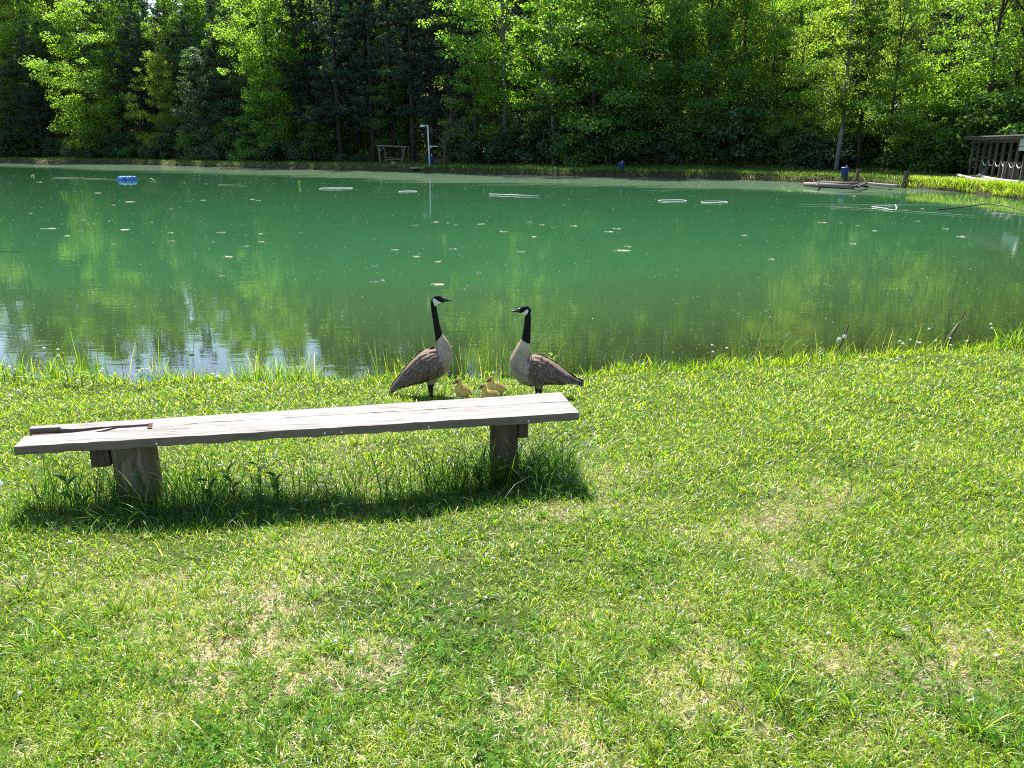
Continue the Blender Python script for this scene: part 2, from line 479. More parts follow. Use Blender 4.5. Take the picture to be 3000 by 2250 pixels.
def decid(seed, H=18., z0=2.5, Rm=4.2, K=90, n=11000, leaf=.24, shape='oval', lean=0.0):
    """returns crown mesh, trunk mesh; a broadleaf tree H metres tall"""
    global rng
    rng = np.random.default_rng(seed)
    t = rng.beta(1.25, 1.15, K)
    prof = {'oval': np.sin(np.pi * np.clip(t * .92 + .06, 0, 1)) ** .6, 'cone': (1 - t) ** .7 * (t * 5).clip(0, 1) + .12, 'wide': np.sin(np.pi * np.clip(t * .75 + .25, 0, 1)) ** .5}[shape]
    ang = rng.uniform(0, 2 * np.pi, K)
    lob = 1 + .28 * np.sin(2 * ang + seed) + .18 * np.sin(3 * ang + 2 * seed)
    r = Rm * prof * lob * np.sqrt(rng.uniform(.12, 1, K))
    cz = z0 + (H - z0) * t
    cc = np.column_stack([r * np.cos(ang), r * np.sin(ang), cz])
    cr = rng.uniform(.6, 1.5, K) * (Rm / 4.2) * (1 - .35 * t)
    wgt = cr ** 2; which = rng.choice(K, n, p=wgt / wgt.sum())
    d = unit(rng.normal(size=(n, 3)) * np.array([1, 1, .8]))
    rad = rng.uniform(0, 1, n) ** .45
    P = cc[which] + d * (cr[which] * rad)[:, None] * np.array([1.15, 1.15, .62])
    P[:, 2] = np.maximum(P[:, 2], .3)
    Nn = unit(d * .5 + np.array([0, 0, .7]) + rng.normal(size=(n, 3)) * .55)
    V, Fc = leaf_cards(P, Nn, leaf * rng.uniform(.6, 1.25, n), .72)
    crown = mesh_np('crown', V, Fc)
    mb = MB()
    pts = [(0, 0, -.6)]; k = 9
    wx_, wy_ = rng.uniform(-.35, .35, k).cumsum() * .35, rng.uniform(-.35, .35, k).cumsum() * .35
    for i in range(k): pts.append((wx_[i] + lean * (i / k) ** 2, wy_[i], H * .93 * (i + 1) / k))
    r0 = .0092 * H
    mb.tube(pts, [r0 * 1.25] + [r0 * (1 - .9 * (i + 1) / k) + .015 for i in range(k)], 7)
    tp = np.array(pts)
    for j in rng.choice(K, min(20, K), replace=False):
        zt = max(cc[j, 2] * .72, z0 * .6)
        base = np.array([np.interp(zt, tp[:, 2], tp[:, q]) for q in range(3)])
        mid = base * .5 + cc[j] * .5 + np.array([0, 0, .25])
        mb.tube([base, mid, cc[j]], [r0 * .38 * (1 - .7 * zt / H), r0 * .22, .012], 5)
    trunk = mb.mesh('trunk', M['bark'], True)
    return crown, trunk

def pine(seed, H=22., z0=6., Rm=3.4, n=12000):
    global rng
    rng = np.random.default_rng(seed)
    mb = MB(); r0 = .0115 * H
    mb.tube([(0, 0, -.6), (0.05, 0, H * .3), (-.05, .05, H * .65), (0, 0, H)], [r0 * 1.2, r0 * .9, r0 * .55, .03], 8)
    P, A, Sz = [], [], []
    z = z0
    while z < H * .985:
        t = (z - z0) / (H - z0)
        L = Rm * (1 - t) ** .65 * rng.uniform(.7, 1.15) + .35
        for b in range(rng.integers(3, 6)):
            if rng.uniform() < .12: continue
            an = rng.uniform(0, 2 * np.pi); Lb = L * rng.uniform(.6, 1.1)
            dirn = np.array([math.cos(an), math.sin(an), .12 + .35 * t])
            base = np.array([0, 0, z]); tip = base + dirn * Lb
            mb.tube([base, base + dirn * Lb * .6 + np.array([0, 0, -.12]), tip], [r0 * .22 * (1 - .6 * t) + .012, .025, .01], 4)
            ns = max(4, int(Lb * 4.0))
            for q in range(ns):
                f = rng.uniform(.3, 1.05)
                c = base + dirn * Lb * f + np.append(rng.normal(size=2) * .30 * Lb / 3 * (1.3 - f * .4), rng.normal() * .10)
                P.append(c); A.append(dirn)
        z += rng.uniform(.45, .95)
    P = np.array(P); A = np.array(A)
    per = max(4, int(n / len(P)))
    PP = np.repeat(P, per, 0); AA = unit(np.repeat(A, per, 0) * .5 + rng.normal(size=(len(PP), 3)) * np.array([.9, .9, .7]) + np.array([0, 0, .3]))
    sz = rng.uniform(.22, .42, len(PP))
    PP = PP + AA * sz[:, None] * .5 + rng.normal(size=PP.shape) * .05
    Nn = unit(np.cross(AA, rng.normal(size=PP.shape)))
    V, Fc = leaf_cards(PP, Nn, sz, .20, elong=AA * 6)
    return mesh_np('crown', V, Fc), mb.mesh('trunk', M['bark'], True)

def shrub(seed, H=3.5, Rm=2.4, n=6000, leaf=.2, K=40):
    global rng
    rng = np.random.default_rng(seed)
    an = rng.uniform(0, 2 * np.pi, K); el = np.arcsin(rng.uniform(.0, 1, K))
    rr = rng.uniform(.45, 1.0, K)
    cc = np.column_stack([Rm * rr * np.cos(an) * np.cos(el), Rm * rr * np.sin(an) * np.cos(el), .25 + (H - .5) * rr * np.sin(el)])
    cr = rng.uniform(.35, .8, K) * Rm / 2.4
    which = rng.integers(0, K, n)
    d = unit(rng.normal(size=(n, 3)))
    P = cc[which] + d * (cr[which] * rng.uniform(0, 1, n) ** .45)[:, None] * np.array([1.2, 1.2, .7])
    P[:, 2] = np.maximum(P[:, 2], .05)
    Nn = unit(d * .5 + np.array([0, 0, .7]) + rng.normal(size=(n, 3)) * .55)
    V, Fc = leaf_cards(P, Nn, leaf * rng.uniform(.6, 1.3, n), .6)
    mb = MB()
    for j in range(0, K, 3):
        mb.tube([(0.1 * math.cos(an[j]), 0.1 * math.sin(an[j]), -.2), cc[j] * .5 + np.array([0, 0, .2]), cc[j]], [.05, .03, .01], 4)
    return mesh_np('foliage', V, Fc), mb.mesh('stem', M['twig'], True)

DEC = [decid(11, 18, .8, 4.9, 130, 22000, .235), decid(12, 20, 1.2, 4.4, 140, 22000, .235, shape='oval'), decid(13, 17, 2.0, 4.8, 110, 18000, .235, shape='wide'),
       decid(14, 19, .6, 4.6, 130, 20000, .235, shape='cone'), decid(15, 21, 2.6, 4.2, 125, 20000, .23), decid(16, 15, .6, 5.3, 120, 21000, .24, 'wide')]
LIGHT = {0: decid(51, 18, 1.6, 4.6, 95, 9500, .225), 1: decid(52, 20, 2.4, 4.1, 100, 9500, .22), 2: decid(53, 17, 3.2, 4.5, 85, 8500, .225, 'wide'),
         3: decid(54, 19, 1.4, 4.3, 95, 9000, .225, 'cone'), 4: decid(55, 21, 4.0, 3.9, 90, 9000, .21), 5: decid(56, 15, 1.0, 5.0, 90, 9500, .225, 'wide')}
THIN = [decid(21, 13, 3.0, 2.0, 42, 4200, .22, 'oval', .5), decid(22, 10, 1.5, 2.4, 45, 5000, .2, 'wide'), decid(23, 15, 5.0, 2.2, 40, 4200, .22, 'oval', -.6)]
PINES = [pine(31, 24, 3.5, 4.2, 20000), pine(32, 23, 5, 3.9, 18000), pine(33, 25, 4.5, 4.6, 22000)]
SHR = [shrub(41), shrub(42, 2.6, 2.6), shrub(43, 4.6, 2.3, 7000, .22), shrub(44, 1.8, 1.6, 3500, .16)]
rng = np.random.default_rng(99)

_mat_copies = {}
def with_mat(me, mat):
    k = (me.name, mat.name)
    if k not in _mat_copies:
        c = me.copy(); c.materials.clear(); c.materials.append(mat); _mat_copies[k] = c
    return _mat_copies[k]

def far_y(px):
    xs = [a for a, b in FAR_PX][::-1]; ys = [p[1] for p in FAR][::-1]
    return float(np.interp(px, xs, ys))

def spot(px, e, el=0.0):
    """world x,y: column px of the photograph, e metres behind the far shoreline"""
    Y = far_y(px) + e
    k = cp - math.tan(R(el)) * sp
    return (px - CX) / F_PX * k * Y, Y

def spot_s(px, s, el=2.0):
    """world x,y: column px, where the land is s metres from the shoreline, beyond the pond"""
    k = cp - math.tan(R(el)) * sp
    Y = np.arange(40, 130, .25); P = np.column_stack([(px - CX) / F_PX * k * Y, Y]); d = pond_sd(P)
    i = len(Y) - 1
    while i > 0 and d[i] > s: i -= 1
    return float(P[i, 0]), float(P[i, 1])

def tree(name, proto, px, e, scale, lmat, label, group=None, bark='bark', sxy=1.0, rz=None, el=4.0, part='crown', stem='trunk', cat='tree', zoff=0.0, xy=None):
    x, y = xy if xy else spot(px, e, el)
    o = empty(name, (x, y, hz(x, y) + zoff), label, cat, group, random.uniform(0, 6.28) if rz is None else rz)
    o.scale = (scale * sxy, scale * sxy, scale)
    link(part, with_mat(proto[0], M[lmat]), o)
    link(stem, with_mat(proto[1], M[bark]), o)
    return o

# front trees: (px column, metres behind shoreline, model, scale, widen, leaf, label)
FRONT = [
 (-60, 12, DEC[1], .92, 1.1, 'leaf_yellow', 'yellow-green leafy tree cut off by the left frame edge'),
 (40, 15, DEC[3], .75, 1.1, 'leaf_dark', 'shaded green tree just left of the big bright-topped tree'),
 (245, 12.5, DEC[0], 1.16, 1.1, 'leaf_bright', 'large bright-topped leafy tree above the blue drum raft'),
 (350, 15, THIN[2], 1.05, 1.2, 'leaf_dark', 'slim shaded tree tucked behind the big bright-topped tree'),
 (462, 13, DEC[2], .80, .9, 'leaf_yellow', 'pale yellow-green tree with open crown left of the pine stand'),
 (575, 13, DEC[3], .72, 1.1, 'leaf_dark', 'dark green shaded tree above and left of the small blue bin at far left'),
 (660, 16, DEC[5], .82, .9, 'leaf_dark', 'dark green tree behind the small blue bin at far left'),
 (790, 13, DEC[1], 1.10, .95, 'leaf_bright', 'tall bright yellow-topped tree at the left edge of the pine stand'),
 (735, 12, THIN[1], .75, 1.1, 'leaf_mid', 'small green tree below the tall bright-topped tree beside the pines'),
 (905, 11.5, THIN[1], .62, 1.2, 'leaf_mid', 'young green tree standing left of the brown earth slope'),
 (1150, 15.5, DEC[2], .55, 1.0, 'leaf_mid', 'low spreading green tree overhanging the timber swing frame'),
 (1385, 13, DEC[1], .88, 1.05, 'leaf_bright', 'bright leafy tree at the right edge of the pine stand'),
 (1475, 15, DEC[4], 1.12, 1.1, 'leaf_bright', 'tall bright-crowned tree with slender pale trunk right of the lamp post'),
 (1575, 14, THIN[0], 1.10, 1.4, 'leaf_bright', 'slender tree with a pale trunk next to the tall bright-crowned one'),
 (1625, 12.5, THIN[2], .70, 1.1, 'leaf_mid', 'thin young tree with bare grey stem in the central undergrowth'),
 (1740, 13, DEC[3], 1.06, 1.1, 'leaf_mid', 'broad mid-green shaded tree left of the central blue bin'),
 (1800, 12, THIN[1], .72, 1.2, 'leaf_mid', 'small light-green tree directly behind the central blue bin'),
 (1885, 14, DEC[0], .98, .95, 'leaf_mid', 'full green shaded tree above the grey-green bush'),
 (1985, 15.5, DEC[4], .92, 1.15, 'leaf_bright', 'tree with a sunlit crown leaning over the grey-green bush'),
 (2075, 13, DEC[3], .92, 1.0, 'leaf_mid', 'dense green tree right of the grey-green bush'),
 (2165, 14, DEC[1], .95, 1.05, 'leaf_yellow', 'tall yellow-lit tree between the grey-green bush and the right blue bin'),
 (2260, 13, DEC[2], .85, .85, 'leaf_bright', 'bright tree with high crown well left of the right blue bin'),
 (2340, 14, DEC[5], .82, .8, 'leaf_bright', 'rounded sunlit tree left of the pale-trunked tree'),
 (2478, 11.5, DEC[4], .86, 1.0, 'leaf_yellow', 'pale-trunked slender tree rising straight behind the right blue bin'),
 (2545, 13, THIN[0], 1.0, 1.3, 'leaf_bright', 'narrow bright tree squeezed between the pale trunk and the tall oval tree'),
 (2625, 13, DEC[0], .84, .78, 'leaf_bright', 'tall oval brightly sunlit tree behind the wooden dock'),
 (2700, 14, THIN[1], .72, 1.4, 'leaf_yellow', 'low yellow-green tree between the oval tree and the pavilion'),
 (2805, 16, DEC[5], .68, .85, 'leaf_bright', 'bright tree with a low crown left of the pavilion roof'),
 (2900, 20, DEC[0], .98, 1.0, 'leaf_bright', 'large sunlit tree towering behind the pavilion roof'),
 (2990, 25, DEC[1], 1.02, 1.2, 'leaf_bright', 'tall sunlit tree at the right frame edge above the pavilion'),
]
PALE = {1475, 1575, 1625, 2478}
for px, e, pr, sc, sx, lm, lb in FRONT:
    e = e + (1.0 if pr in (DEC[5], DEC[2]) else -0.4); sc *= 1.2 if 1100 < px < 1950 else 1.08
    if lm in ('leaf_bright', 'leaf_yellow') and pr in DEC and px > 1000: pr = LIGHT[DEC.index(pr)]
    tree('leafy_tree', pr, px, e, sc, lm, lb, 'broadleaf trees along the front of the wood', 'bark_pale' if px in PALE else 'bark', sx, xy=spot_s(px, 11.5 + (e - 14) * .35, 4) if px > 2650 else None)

# pines of the dark stand and the grey one on the right
for i, (px, e, k, sc) in enumerate([(445, 22, 2, .92), (300, 21, 0, .94), (505, 24, 1, .98), (95, 14, 0, .88), (395, 15.5, 1, .88), (640, 14.5, 2, .84), (560, 20, 1, .85), (40, 24, 0, .85), (130, 22, 2, .82), (870, 15, 1, .98), (925, 18, 0, 1.0), (985, 14, 2, 1.0), (1040, 20, 1, 1.05), (1085, 15.5, 0, 1.0), (1145, 18, 2, 1.06), (1205, 15, 1, 1.02),
                                    (1262, 17, 0, 1.05), (1320, 15, 2, 1.0), (1345, 21, 1, 1.08), (1660, 19, 0, 1.05), (1850, 20, 2, 1.02), (2060, 21, 1, 1.05)]):
    lb = {445: 'dark pine rising behind the pale yellow-green tree', 300: 'dark pine rising behind the large bright-topped tree', 505: 'dark pine just right of the pale yellow-green tree, further back', 95: 'dark pine between the left frame edge and the large bright-topped tree', 395: 'dark pine between the large bright-topped tree and the pale yellow-green tree', 640: 'dark pine just left of the small blue bin at far left', 40: 'dark pine behind the leafy trees at the left frame edge', 560: 'dark pine between the pale yellow-green tree and the small blue bin', 870: 'leftmost front pine of the dark stand, beside the tall bright-topped tree', 985: 'dark pine rising straight above the bare brown slope',
          1145: 'dark pine rising straight above the timber swing frame', 1262: 'dark pine rising straight above the lamp post', 1660: 'lone dark pine among the leafy trees left of the central blue bin', 1850: 'lone dark pine just right of the central blue bin', 2060: 'lone dark pine above the right pair of white rings'}.get(px, 'tall dark straight pine inside the shaded stand')
    tree('pine_tree', PINES[k], px, e, sc, 'needle', lb, 'dark pines in the wood')
tree('pine_tree', PINES[0], 2755, 22, .80, 'needle_pale', 'grey-green pine between the oval sunlit tree and the pavilion tree', 'dark pines in the wood')

# the trees further up the hillside, whose tops make the skyline seen in the pond
def skyline(px): return float(np.interp(px, [-200, 0, 250, 560, 700, 900, 1100, 1500, 1950], [14.5, 14.5, 14.7, 14.9, 15.5, 16.5, 18.4, 19.2, 17.4]))
for row, (e, step, frac) in enumerate([(24, 112, .84), (33, 112, .93), (44, 92, 1.0), (54, 100, 1.0)]):
    px = -160 + row * 45
    while px < 3200:
        j = px + random.uniform(-30, 30)
        x, y = spot(j, e + random.uniform(-3, 3) + (8 if j > 2700 else 0), 8)
        top = -CAM[2] + math.hypot(x, y) * math.tan(R(skyline(j) * frac * random.uniform(.94, 1.0)))
        z0 = hz(x, y); Ht = max(top - z0, 9)
        is_p = random.random() < (.55 if 800 < j < 1400 else .35 if j < 800 else .2) or row == 3 and j < 1400
        if is_p:
            k = random.randrange(3)
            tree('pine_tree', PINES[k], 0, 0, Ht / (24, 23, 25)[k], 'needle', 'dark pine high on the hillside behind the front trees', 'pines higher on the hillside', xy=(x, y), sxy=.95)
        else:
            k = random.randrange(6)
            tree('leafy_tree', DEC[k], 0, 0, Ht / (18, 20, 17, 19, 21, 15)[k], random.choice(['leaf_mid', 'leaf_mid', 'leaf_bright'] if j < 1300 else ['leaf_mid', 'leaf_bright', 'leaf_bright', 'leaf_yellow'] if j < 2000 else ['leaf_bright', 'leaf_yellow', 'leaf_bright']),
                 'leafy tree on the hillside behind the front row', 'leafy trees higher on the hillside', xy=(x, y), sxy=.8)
        px += step

# undergrowth bushes
LAND = [(372, 'straight above the blue drum raft'), (676, 'right behind the small blue bin at far left'), (880, 'at the left foot of the dark pine stand'), (940, 'just left of the bare brown slope'), (1290, 'right of the lamp post'), (1400, 'at the right edge of the dark pine stand'),
        (1510, 'above the long white floating pipe'), (1815, 'right behind the central blue bin'), (2080, 'above the right pair of white rings'), (2473, 'right behind the blue bin above the dock'), (2560, 'behind the right end of the wooden dock'), (20, 'at the left frame edge')]
def by_landmark(objs, px_of, base, other, tol):
    left = dict(LAND)
    for o in objs: o['label'] = other
    for lx, ph in LAND:
        if not objs: break
        c = min(objs, key=lambda q: abs(px_of(q) - lx))
        if abs(px_of(c) - lx) < tol and c['label'] == other: c['label'] = base + ' ' + ph
def col_px(o): return CX + o.location.x / (o.location.y * cp + CAM[2] * sp) * F_PX
bushes = []
random.seed(21)
px = -120
while px < 2800:
    big = random.random() < .4
    if not (975 < px < 1085 or 1050 < px < 1262 or 1270 < px < 1330 or 1880 < px < 2000):
        e = random.uniform(12.3, 15.5) + (3 if px > 2600 else 0)
        bushes.append(tree('bush', SHR[random.choice([0, 1, 2])], px, e, random.uniform(.9, 1.55), random.choice(['leaf_dark', 'leaf_mid', 'leaf_dark']),
             'dark green bush in the undergrowth at the foot of the wood', 'undergrowth bushes along the far bank', 'twig', 1.05, el=0, part='foliage', stem='stem', cat='bush'))
    px += random.uniform(44, 78)
by_landmark(bushes, col_px, 'dark bush in the undergrowth', 'dark green bush in the unbroken undergrowth between the bins and posts', 45)
tree('bush', SHR[2], 1935, 12.5, .80, 'leaf_grey', 'large grey-green bush on the far bank right of the central blue bin', None, 'twig', 1.5, el=0, part='foliage', stem='stem', cat='bush')
tree('bush', SHR[2], 2390, 12.0, .62, 'leaf_grey', 'dark blue-green bush left of the right blue bin', None, 'twig', 1.4, el=0, part='foliage', stem='stem', cat='bush')
tree('bush', SHR[0], 2700, 13.0, .95, 'leaf_grey', 'dusty green bush between the dock post and the pavilion', None, 'twig', 1.2, el=0, part='foliage', stem='stem', cat='bush')
for px, e, s_ in [(2755, 11.5, 1.1), (2800, 11.5, 1.2), (2835, 12, 1.2), (2870, 12, 1.3), (2905, 12, 1.2), (2940, 12, 1.3), (2975, 12, 1.3), (3010, 12.5, 1.3), (3050, 13, 1.4), (2855, 16, 1.3), (2925, 16, 1.4), (2990, 16, 1.4)]:
    tree('bush', SHR[int(px) % 3], px, e, s_, 'leaf_mid', 'green bush in the shade behind the pavilion', 'bushes behind the pavilion', 'twig', 1.2, el=0, part='foliage', stem='stem', cat='bush', xy=spot_s(px, e))
for px, e in [(1000, 12), (1052, 13)]:
    tree('bush', SHR[3], px, e, .6, 'leaf_dark', 'low dark bush on the bare brown earth slope', 'low bushes on the earth slope', 'twig', 1, el=0, part='foliage', stem='stem', cat='bush')
# low growth covering the slope under the trees
rng = np.random.default_rng(808)
n = 90000
pxr = rng.uniform(-250, 3250, n); er = 10.5 + 46 * rng.uniform(0, 1, n) ** 1.4
xs = np.array([a for a, b in FAR_PX][::-1], float); ysf = np.array([p[1] for p in FAR])[::-1]
Yr = np.interp(pxr, xs, ysf) + er; Xr = (pxr - CX) / F_PX * .955 * Yr
cl_ = np.sin(Xr * .7 + 1.3 * np.sin(Yr * .5)) * np.sin(Yr * .8 + Xr * .35) + rng.normal(size=n) * .35
kk_ = (cl_ > -.55) & (pond_sd(np.column_stack([Xr, Yr])) > 11.3) & ~((pxr > 985) & (pxr < 1075) & (er < 16)); Xr, Yr, cl_ = Xr[kk_], Yr[kk_], cl_[kk_]
Zr = height(np.column_stack([Xr, Yr])) + rng.uniform(0, 1, len(Xr)) ** 1.3 * (.5 + 1.5 * np.clip(cl_ + .4, 0, 1))
V, Fc = leaf_cards(np.column_stack([Xr, Yr, Zr]), unit(rng.normal(size=(len(Xr), 3)) * .6 + np.array([0, -.2, .8])), rng.uniform(.25, .55, len(Xr)), .7)
tag(link('forest_undergrowth', mesh_np('forest_undergrowth', V, Fc, M['leaf_mid'])), kind='stuff')
# bare grey shrub
x, y = spot(1300, 10.5)
o = empty('bare_shrub', (x, y, hz(x, y)), 'bare grey many-branched shrub to the right of the lamp post', 'shrub')
mb = MB()
def twigs(p, d, L, r, dep):
    q = p + d * L
    mb.tube([p, p * .5 + q * .5 + Vector((0, 0, -.03 * L)), q], [r, r * .8, r * .55], 4)
    if dep:
        for _ in range(3):
            nd = (d + Vector((random.gauss(0, .55), random.gauss(0, .55), random.gauss(.05, .35)))).normalized()
            twigs(q, nd, L * random.uniform(.55, .8), r * .55, dep - 1)
for a in (-1.0, -.6, .2, .8, 1.1):
    twigs(Vector((0, 0, 2.2)), Vector((a, -.3, .9)).normalized(), 1.5, .05, 3)
mb.tube([(0, 0, -.2), (.05, 0, 1.2), (0, 0, 2.2)], [.09, .07, .06], 6)
mb.build('branch', M['twig'], o)
# ------------------------------------------------------------------ far-bank objects
random.seed(5); rng = np.random.default_rng(5)
M['blue_bin'] = simple_mat('blue plastic', (0.014, 0.045, 0.19), (0.01, 0.034, 0.14), 3, 0.45, spec=0.4, bump=0.05)
M['blue_drum'] = simple_mat('weathered blue drum', (0.04, 0.20, 0.55), (0.03, 0.14, 0.45), 4, 0.35, spec=0.5, bump=0.05)
M['white_plastic'] = simple_mat('white plastic', (0.78, 0.78, 0.74), (0.70, 0.70, 0.66), 5, 0.4, bump=0.05)
M['ring_white'] = simple_mat('dull white pipe', (0.5, 0.5, 0.46), (0.4, 0.4, 0.36), 5, 0.5, bump=0.05)
M['galv'] = simple_mat('pale painted steel', (0.62, 0.65, 0.68), (0.52, 0.55, 0.58), 12, 0.5, bump=0.05)
M['old_wood'] = simple_mat('weathered grey timber', (0.26, 0.23, 0.20), (0.13, 0.11, 0.095), 5, 0.85, (6, 6, 1.0), 0.5)
M['frame_wood'] = simple_mat('pale grey poles', (0.25, 0.235, 0.225), (0.16, 0.15, 0.14), 5, 0.85, (6, 6, 1.0), 0.4)
M['dark_wood'] = simple_mat('dark wet and shaded timber', (0.10, 0.085, 0.07), (0.05, 0.042, 0.036), 5, 0.8, (5, 5, 1), 0.5)
M['red_wood'] = simple_mat('reddish timber', (0.20, 0.10, 0.075), (0.10, 0.055, 0.042), 5, 0.85, (6, 6, 1), 0.4)
M['pale_board'] = simple_mat('pale painted board', (0.55, 0.55, 0.52), (0.42, 0.41, 0.38), 5, 0.7, bump=0.1)
M['roofing'] = simple_mat('dark roofing', (0.12, 0.11, 0.105), (0.07, 0.065, 0.06), 7, 0.9)
M['counter'] = simple_mat('worn plywood panel', (0.22, 0.195, 0.165), (0.13, 0.11, 0.09), 3, 0.8)
M['rope'] = simple_mat('white rope', (0.70, 0.68, 0.62), (0.55, 0.53, 0.48), 30, 0.9)
M['black_hose'] = simple_mat('black rubber hose', (0.02, 0.02, 0.02), (0.03, 0.03, 0.03), 10, 0.5)
M['scum'] = simple_mat('dried pond scum', (0.46, 0.44, 0.30), (0.30, 0.29, 0.17), 9, 0.9, bump=0.5)
M['stone'] = simple_mat('pale stone', (0.42, 0.39, 0.34), (0.30, 0.28, 0.25), 6, 0.9)
M['line'] = simple_mat('pale twine', (0.45, 0.46, 0.36), (0.36, 0.38, 0.30), 20, 0.9)
M['yellow'] = simple_mat('yellow green marker', (0.45, 0.55, 0.05), (0.36, 0.46, 0.04), 8, 0.6)
M['clay'] = simple_mat('fired clay', (0.42, 0.33, 0.25), (0.32, 0.24, 0.18), 8, 0.9)

def ppm(P):   # metres per photograph pixel at a world point
    return ((P[1]) * cp - (P[2] - CAM[2]) * sp) / F_PX

def bin_(px, py, hpx, label, proto=[None]):
    g = ground_at(px, py); k = ppm(g); h = hpx * k
    o = empty('rubbish_bin', g, label, 'bin', 'blue rubbish bins along the far bank')
    if proto[0] is None:
        a = MB().lathe([(.27, 0), (.29, .03), (.335, .78), (.345, .80), (.345, .83)], 20).mesh('body', M['blue_bin'], True)
        b = MB().lathe([(.37, .832), (.375, .86), (.36, .89), (.20, .93), (.0, .94)], 20).mesh('lid', M['blue_bin'], True)
        c = MB().tube([(.12, 0, .92), (.13, 0, 1.0), (.12, 0, 1.10)], .035, 6).mesh('lid_handle', M['white_plastic'])
        d = MB().box((.34, 0, .66), (.06, .22, .05)).box((-.34, 0, .66), (.06, .22, .05)).mesh('side_grip', M['blue_bin'])
        proto[0] = (a, b, c, d)
    for me in proto[0]: link(me.name.split('.')[0], me, o)
    o.scale = (h / .94,) * 3
    return o
bin_(676, 471, 21, 'small blue bin at far left under the shaded bushes')
bin_(1819, 500, 24, 'blue bin with a white lid handle on the central far bank')
bin_(2473, 519, 29, 'blue bin standing above the wooden dock')
bin_(1262, 484, 26, 'dark blue bin half hidden behind the lamp post')

# lamp post
g = ground_at(1259, 489); k = ppm(g)
H = 116 * k
o = empty('lamp_post', g, 'tall pale metal lamp post with side arm on the far bank', 'lamp post')
MB().tube([(0, 0, -.3), (-.04, 0, H * .5), (-.08, 0, H)], [.085, .075, .06], 10).build('pole', M['galv'], o, True)
MB().tube([(-.06, 0, H - .03), (-.35, 0, H - .02), (-.55, 0, H - .05)], .03, 6).build('lamp_arm', M['galv'], o, True)
MB().lathe([(.05, 0), (.13, -.03), (.26, -.17), (.27, -.19), (.2, -.19)], 16, (-.62, 0, H + .04)).build('lamp_shade', M['galv'], o, True)
a = .50 * H
MB().box((.42, 0, a), (.85, .07, .07)).build('side_arm', M['galv'], o)
MB().tube([(.0, 0, a - .28), (.30, 0, a - .03)], .025, 6).build('brace', M['galv'], o)

# timber swing frame with bench and clay pot
gl_ = ground_at(1114, 476); k = ppm(gl_)
o = empty('swing_frame', gl_, 'grey timber swing frame with a low bench under the spreading tree', 'garden frame')
def fx(px, py, dy=0.0): return ((px - 1114) * k, dy, (476 - py) * k)
def bar(name, p, q, r, mat='frame_wood', par=None):
    return MB().tube([p, q], r, 5).build(name, M[mat], par or o)
bar('post', fx(1114, 482), fx(1112, 428), .075)
bar('post', fx(1175, 486), fx(1188, 430), .075)
bar('post', fx(1126, 478, 1.0), fx(1125, 430, 1.0), .06)
bar('post', fx(1195, 482, 1.0), fx(1195, 431, 1.0), .06)
bar('top_beam', fx(1106, 429), fx(1192, 432), .085)
bar('top_beam', fx(1116, 429, 1.0), fx(1200, 432, 1.0), .07)
bar('brace', fx(1114, 446), fx(1128, 433), .045)
bar('brace', fx(1184, 453), fx(1177, 434), .05)
MB().box((fx(1153, 468, .55)), (48 * k, .35, .06)).build('bench_seat', M['old_wood'], o)
bar('bench_back', fx(1128, 462, .75), fx(1176, 466, .75), .035)
for px_ in (1134, 1174): bar('bench_leg', fx(px_, 469, .55), fx(px_, 480, .55), .04)
g = ground_at(1153, 484)
t = MB().lathe([(.18, 0), (.21, .1), (.24, .28), (.26, .32), (.26, .36), (.2, .36)], 18).build('clay_pot', M['clay'], None, True, loc=g)
tag(t, 'pale round clay pot standing in front of the swing frame', 'pot')
g = ground_at(1220, 493)
t = MB().box((0, 0, .03), (1.2, .5, .08), jit=.02).build('flat_slab', M['stone'], None, loc=g); tag(t, 'pale flat slab lying on the grass left of the lamp post', 'slab')

# drum raft
w = at(372, 528, 0); k = ppm(w)
o = empty('drum_raft', (w[0], w[1], 0), 'raft of blue plastic drums floating at left on the pond', 'raft', rz=R(-12))
def drum(cx, cy, ang, L=.86, r=.29):
    prof = [(0, 0), (r * .9, 0), (r, .03), (r, .20), (r * 1.04, .22), (r * 1.04, .25), (r, .27), (r, .60), (r * 1.04, .62), (r * 1.04, .65), (r, .67), (r, L - .03), (r * .9, L), (0, L)]
    d = MB().lathe([(max(a, .002), z - L / 2) for a, z in prof], 22).build('drum', M['blue_drum'], o, True)
    d.location = (cx, cy, .10); d.rotation_euler = (R(90), 0, R(ang))
    return d
s_ = k / .0235
for cx_, cy_, an in ((-.28, -.3, 78), (-.28, .33, 84), (.44, -.28, 60), (.46, .36, 66)): drum(cx_, cy_, an)
MB().box((.08, .02, .40), (1.5, .12, .05)).build('deck_board', M['pale_board'], o)
MB().box((.78, -.30, .06), (.06, .30, .16), Matrix.Rotation(R(-28), 3, 'Z')).build('white_strap', M['white_plastic'], o)
o.scale = (s_ * .66,) * 3

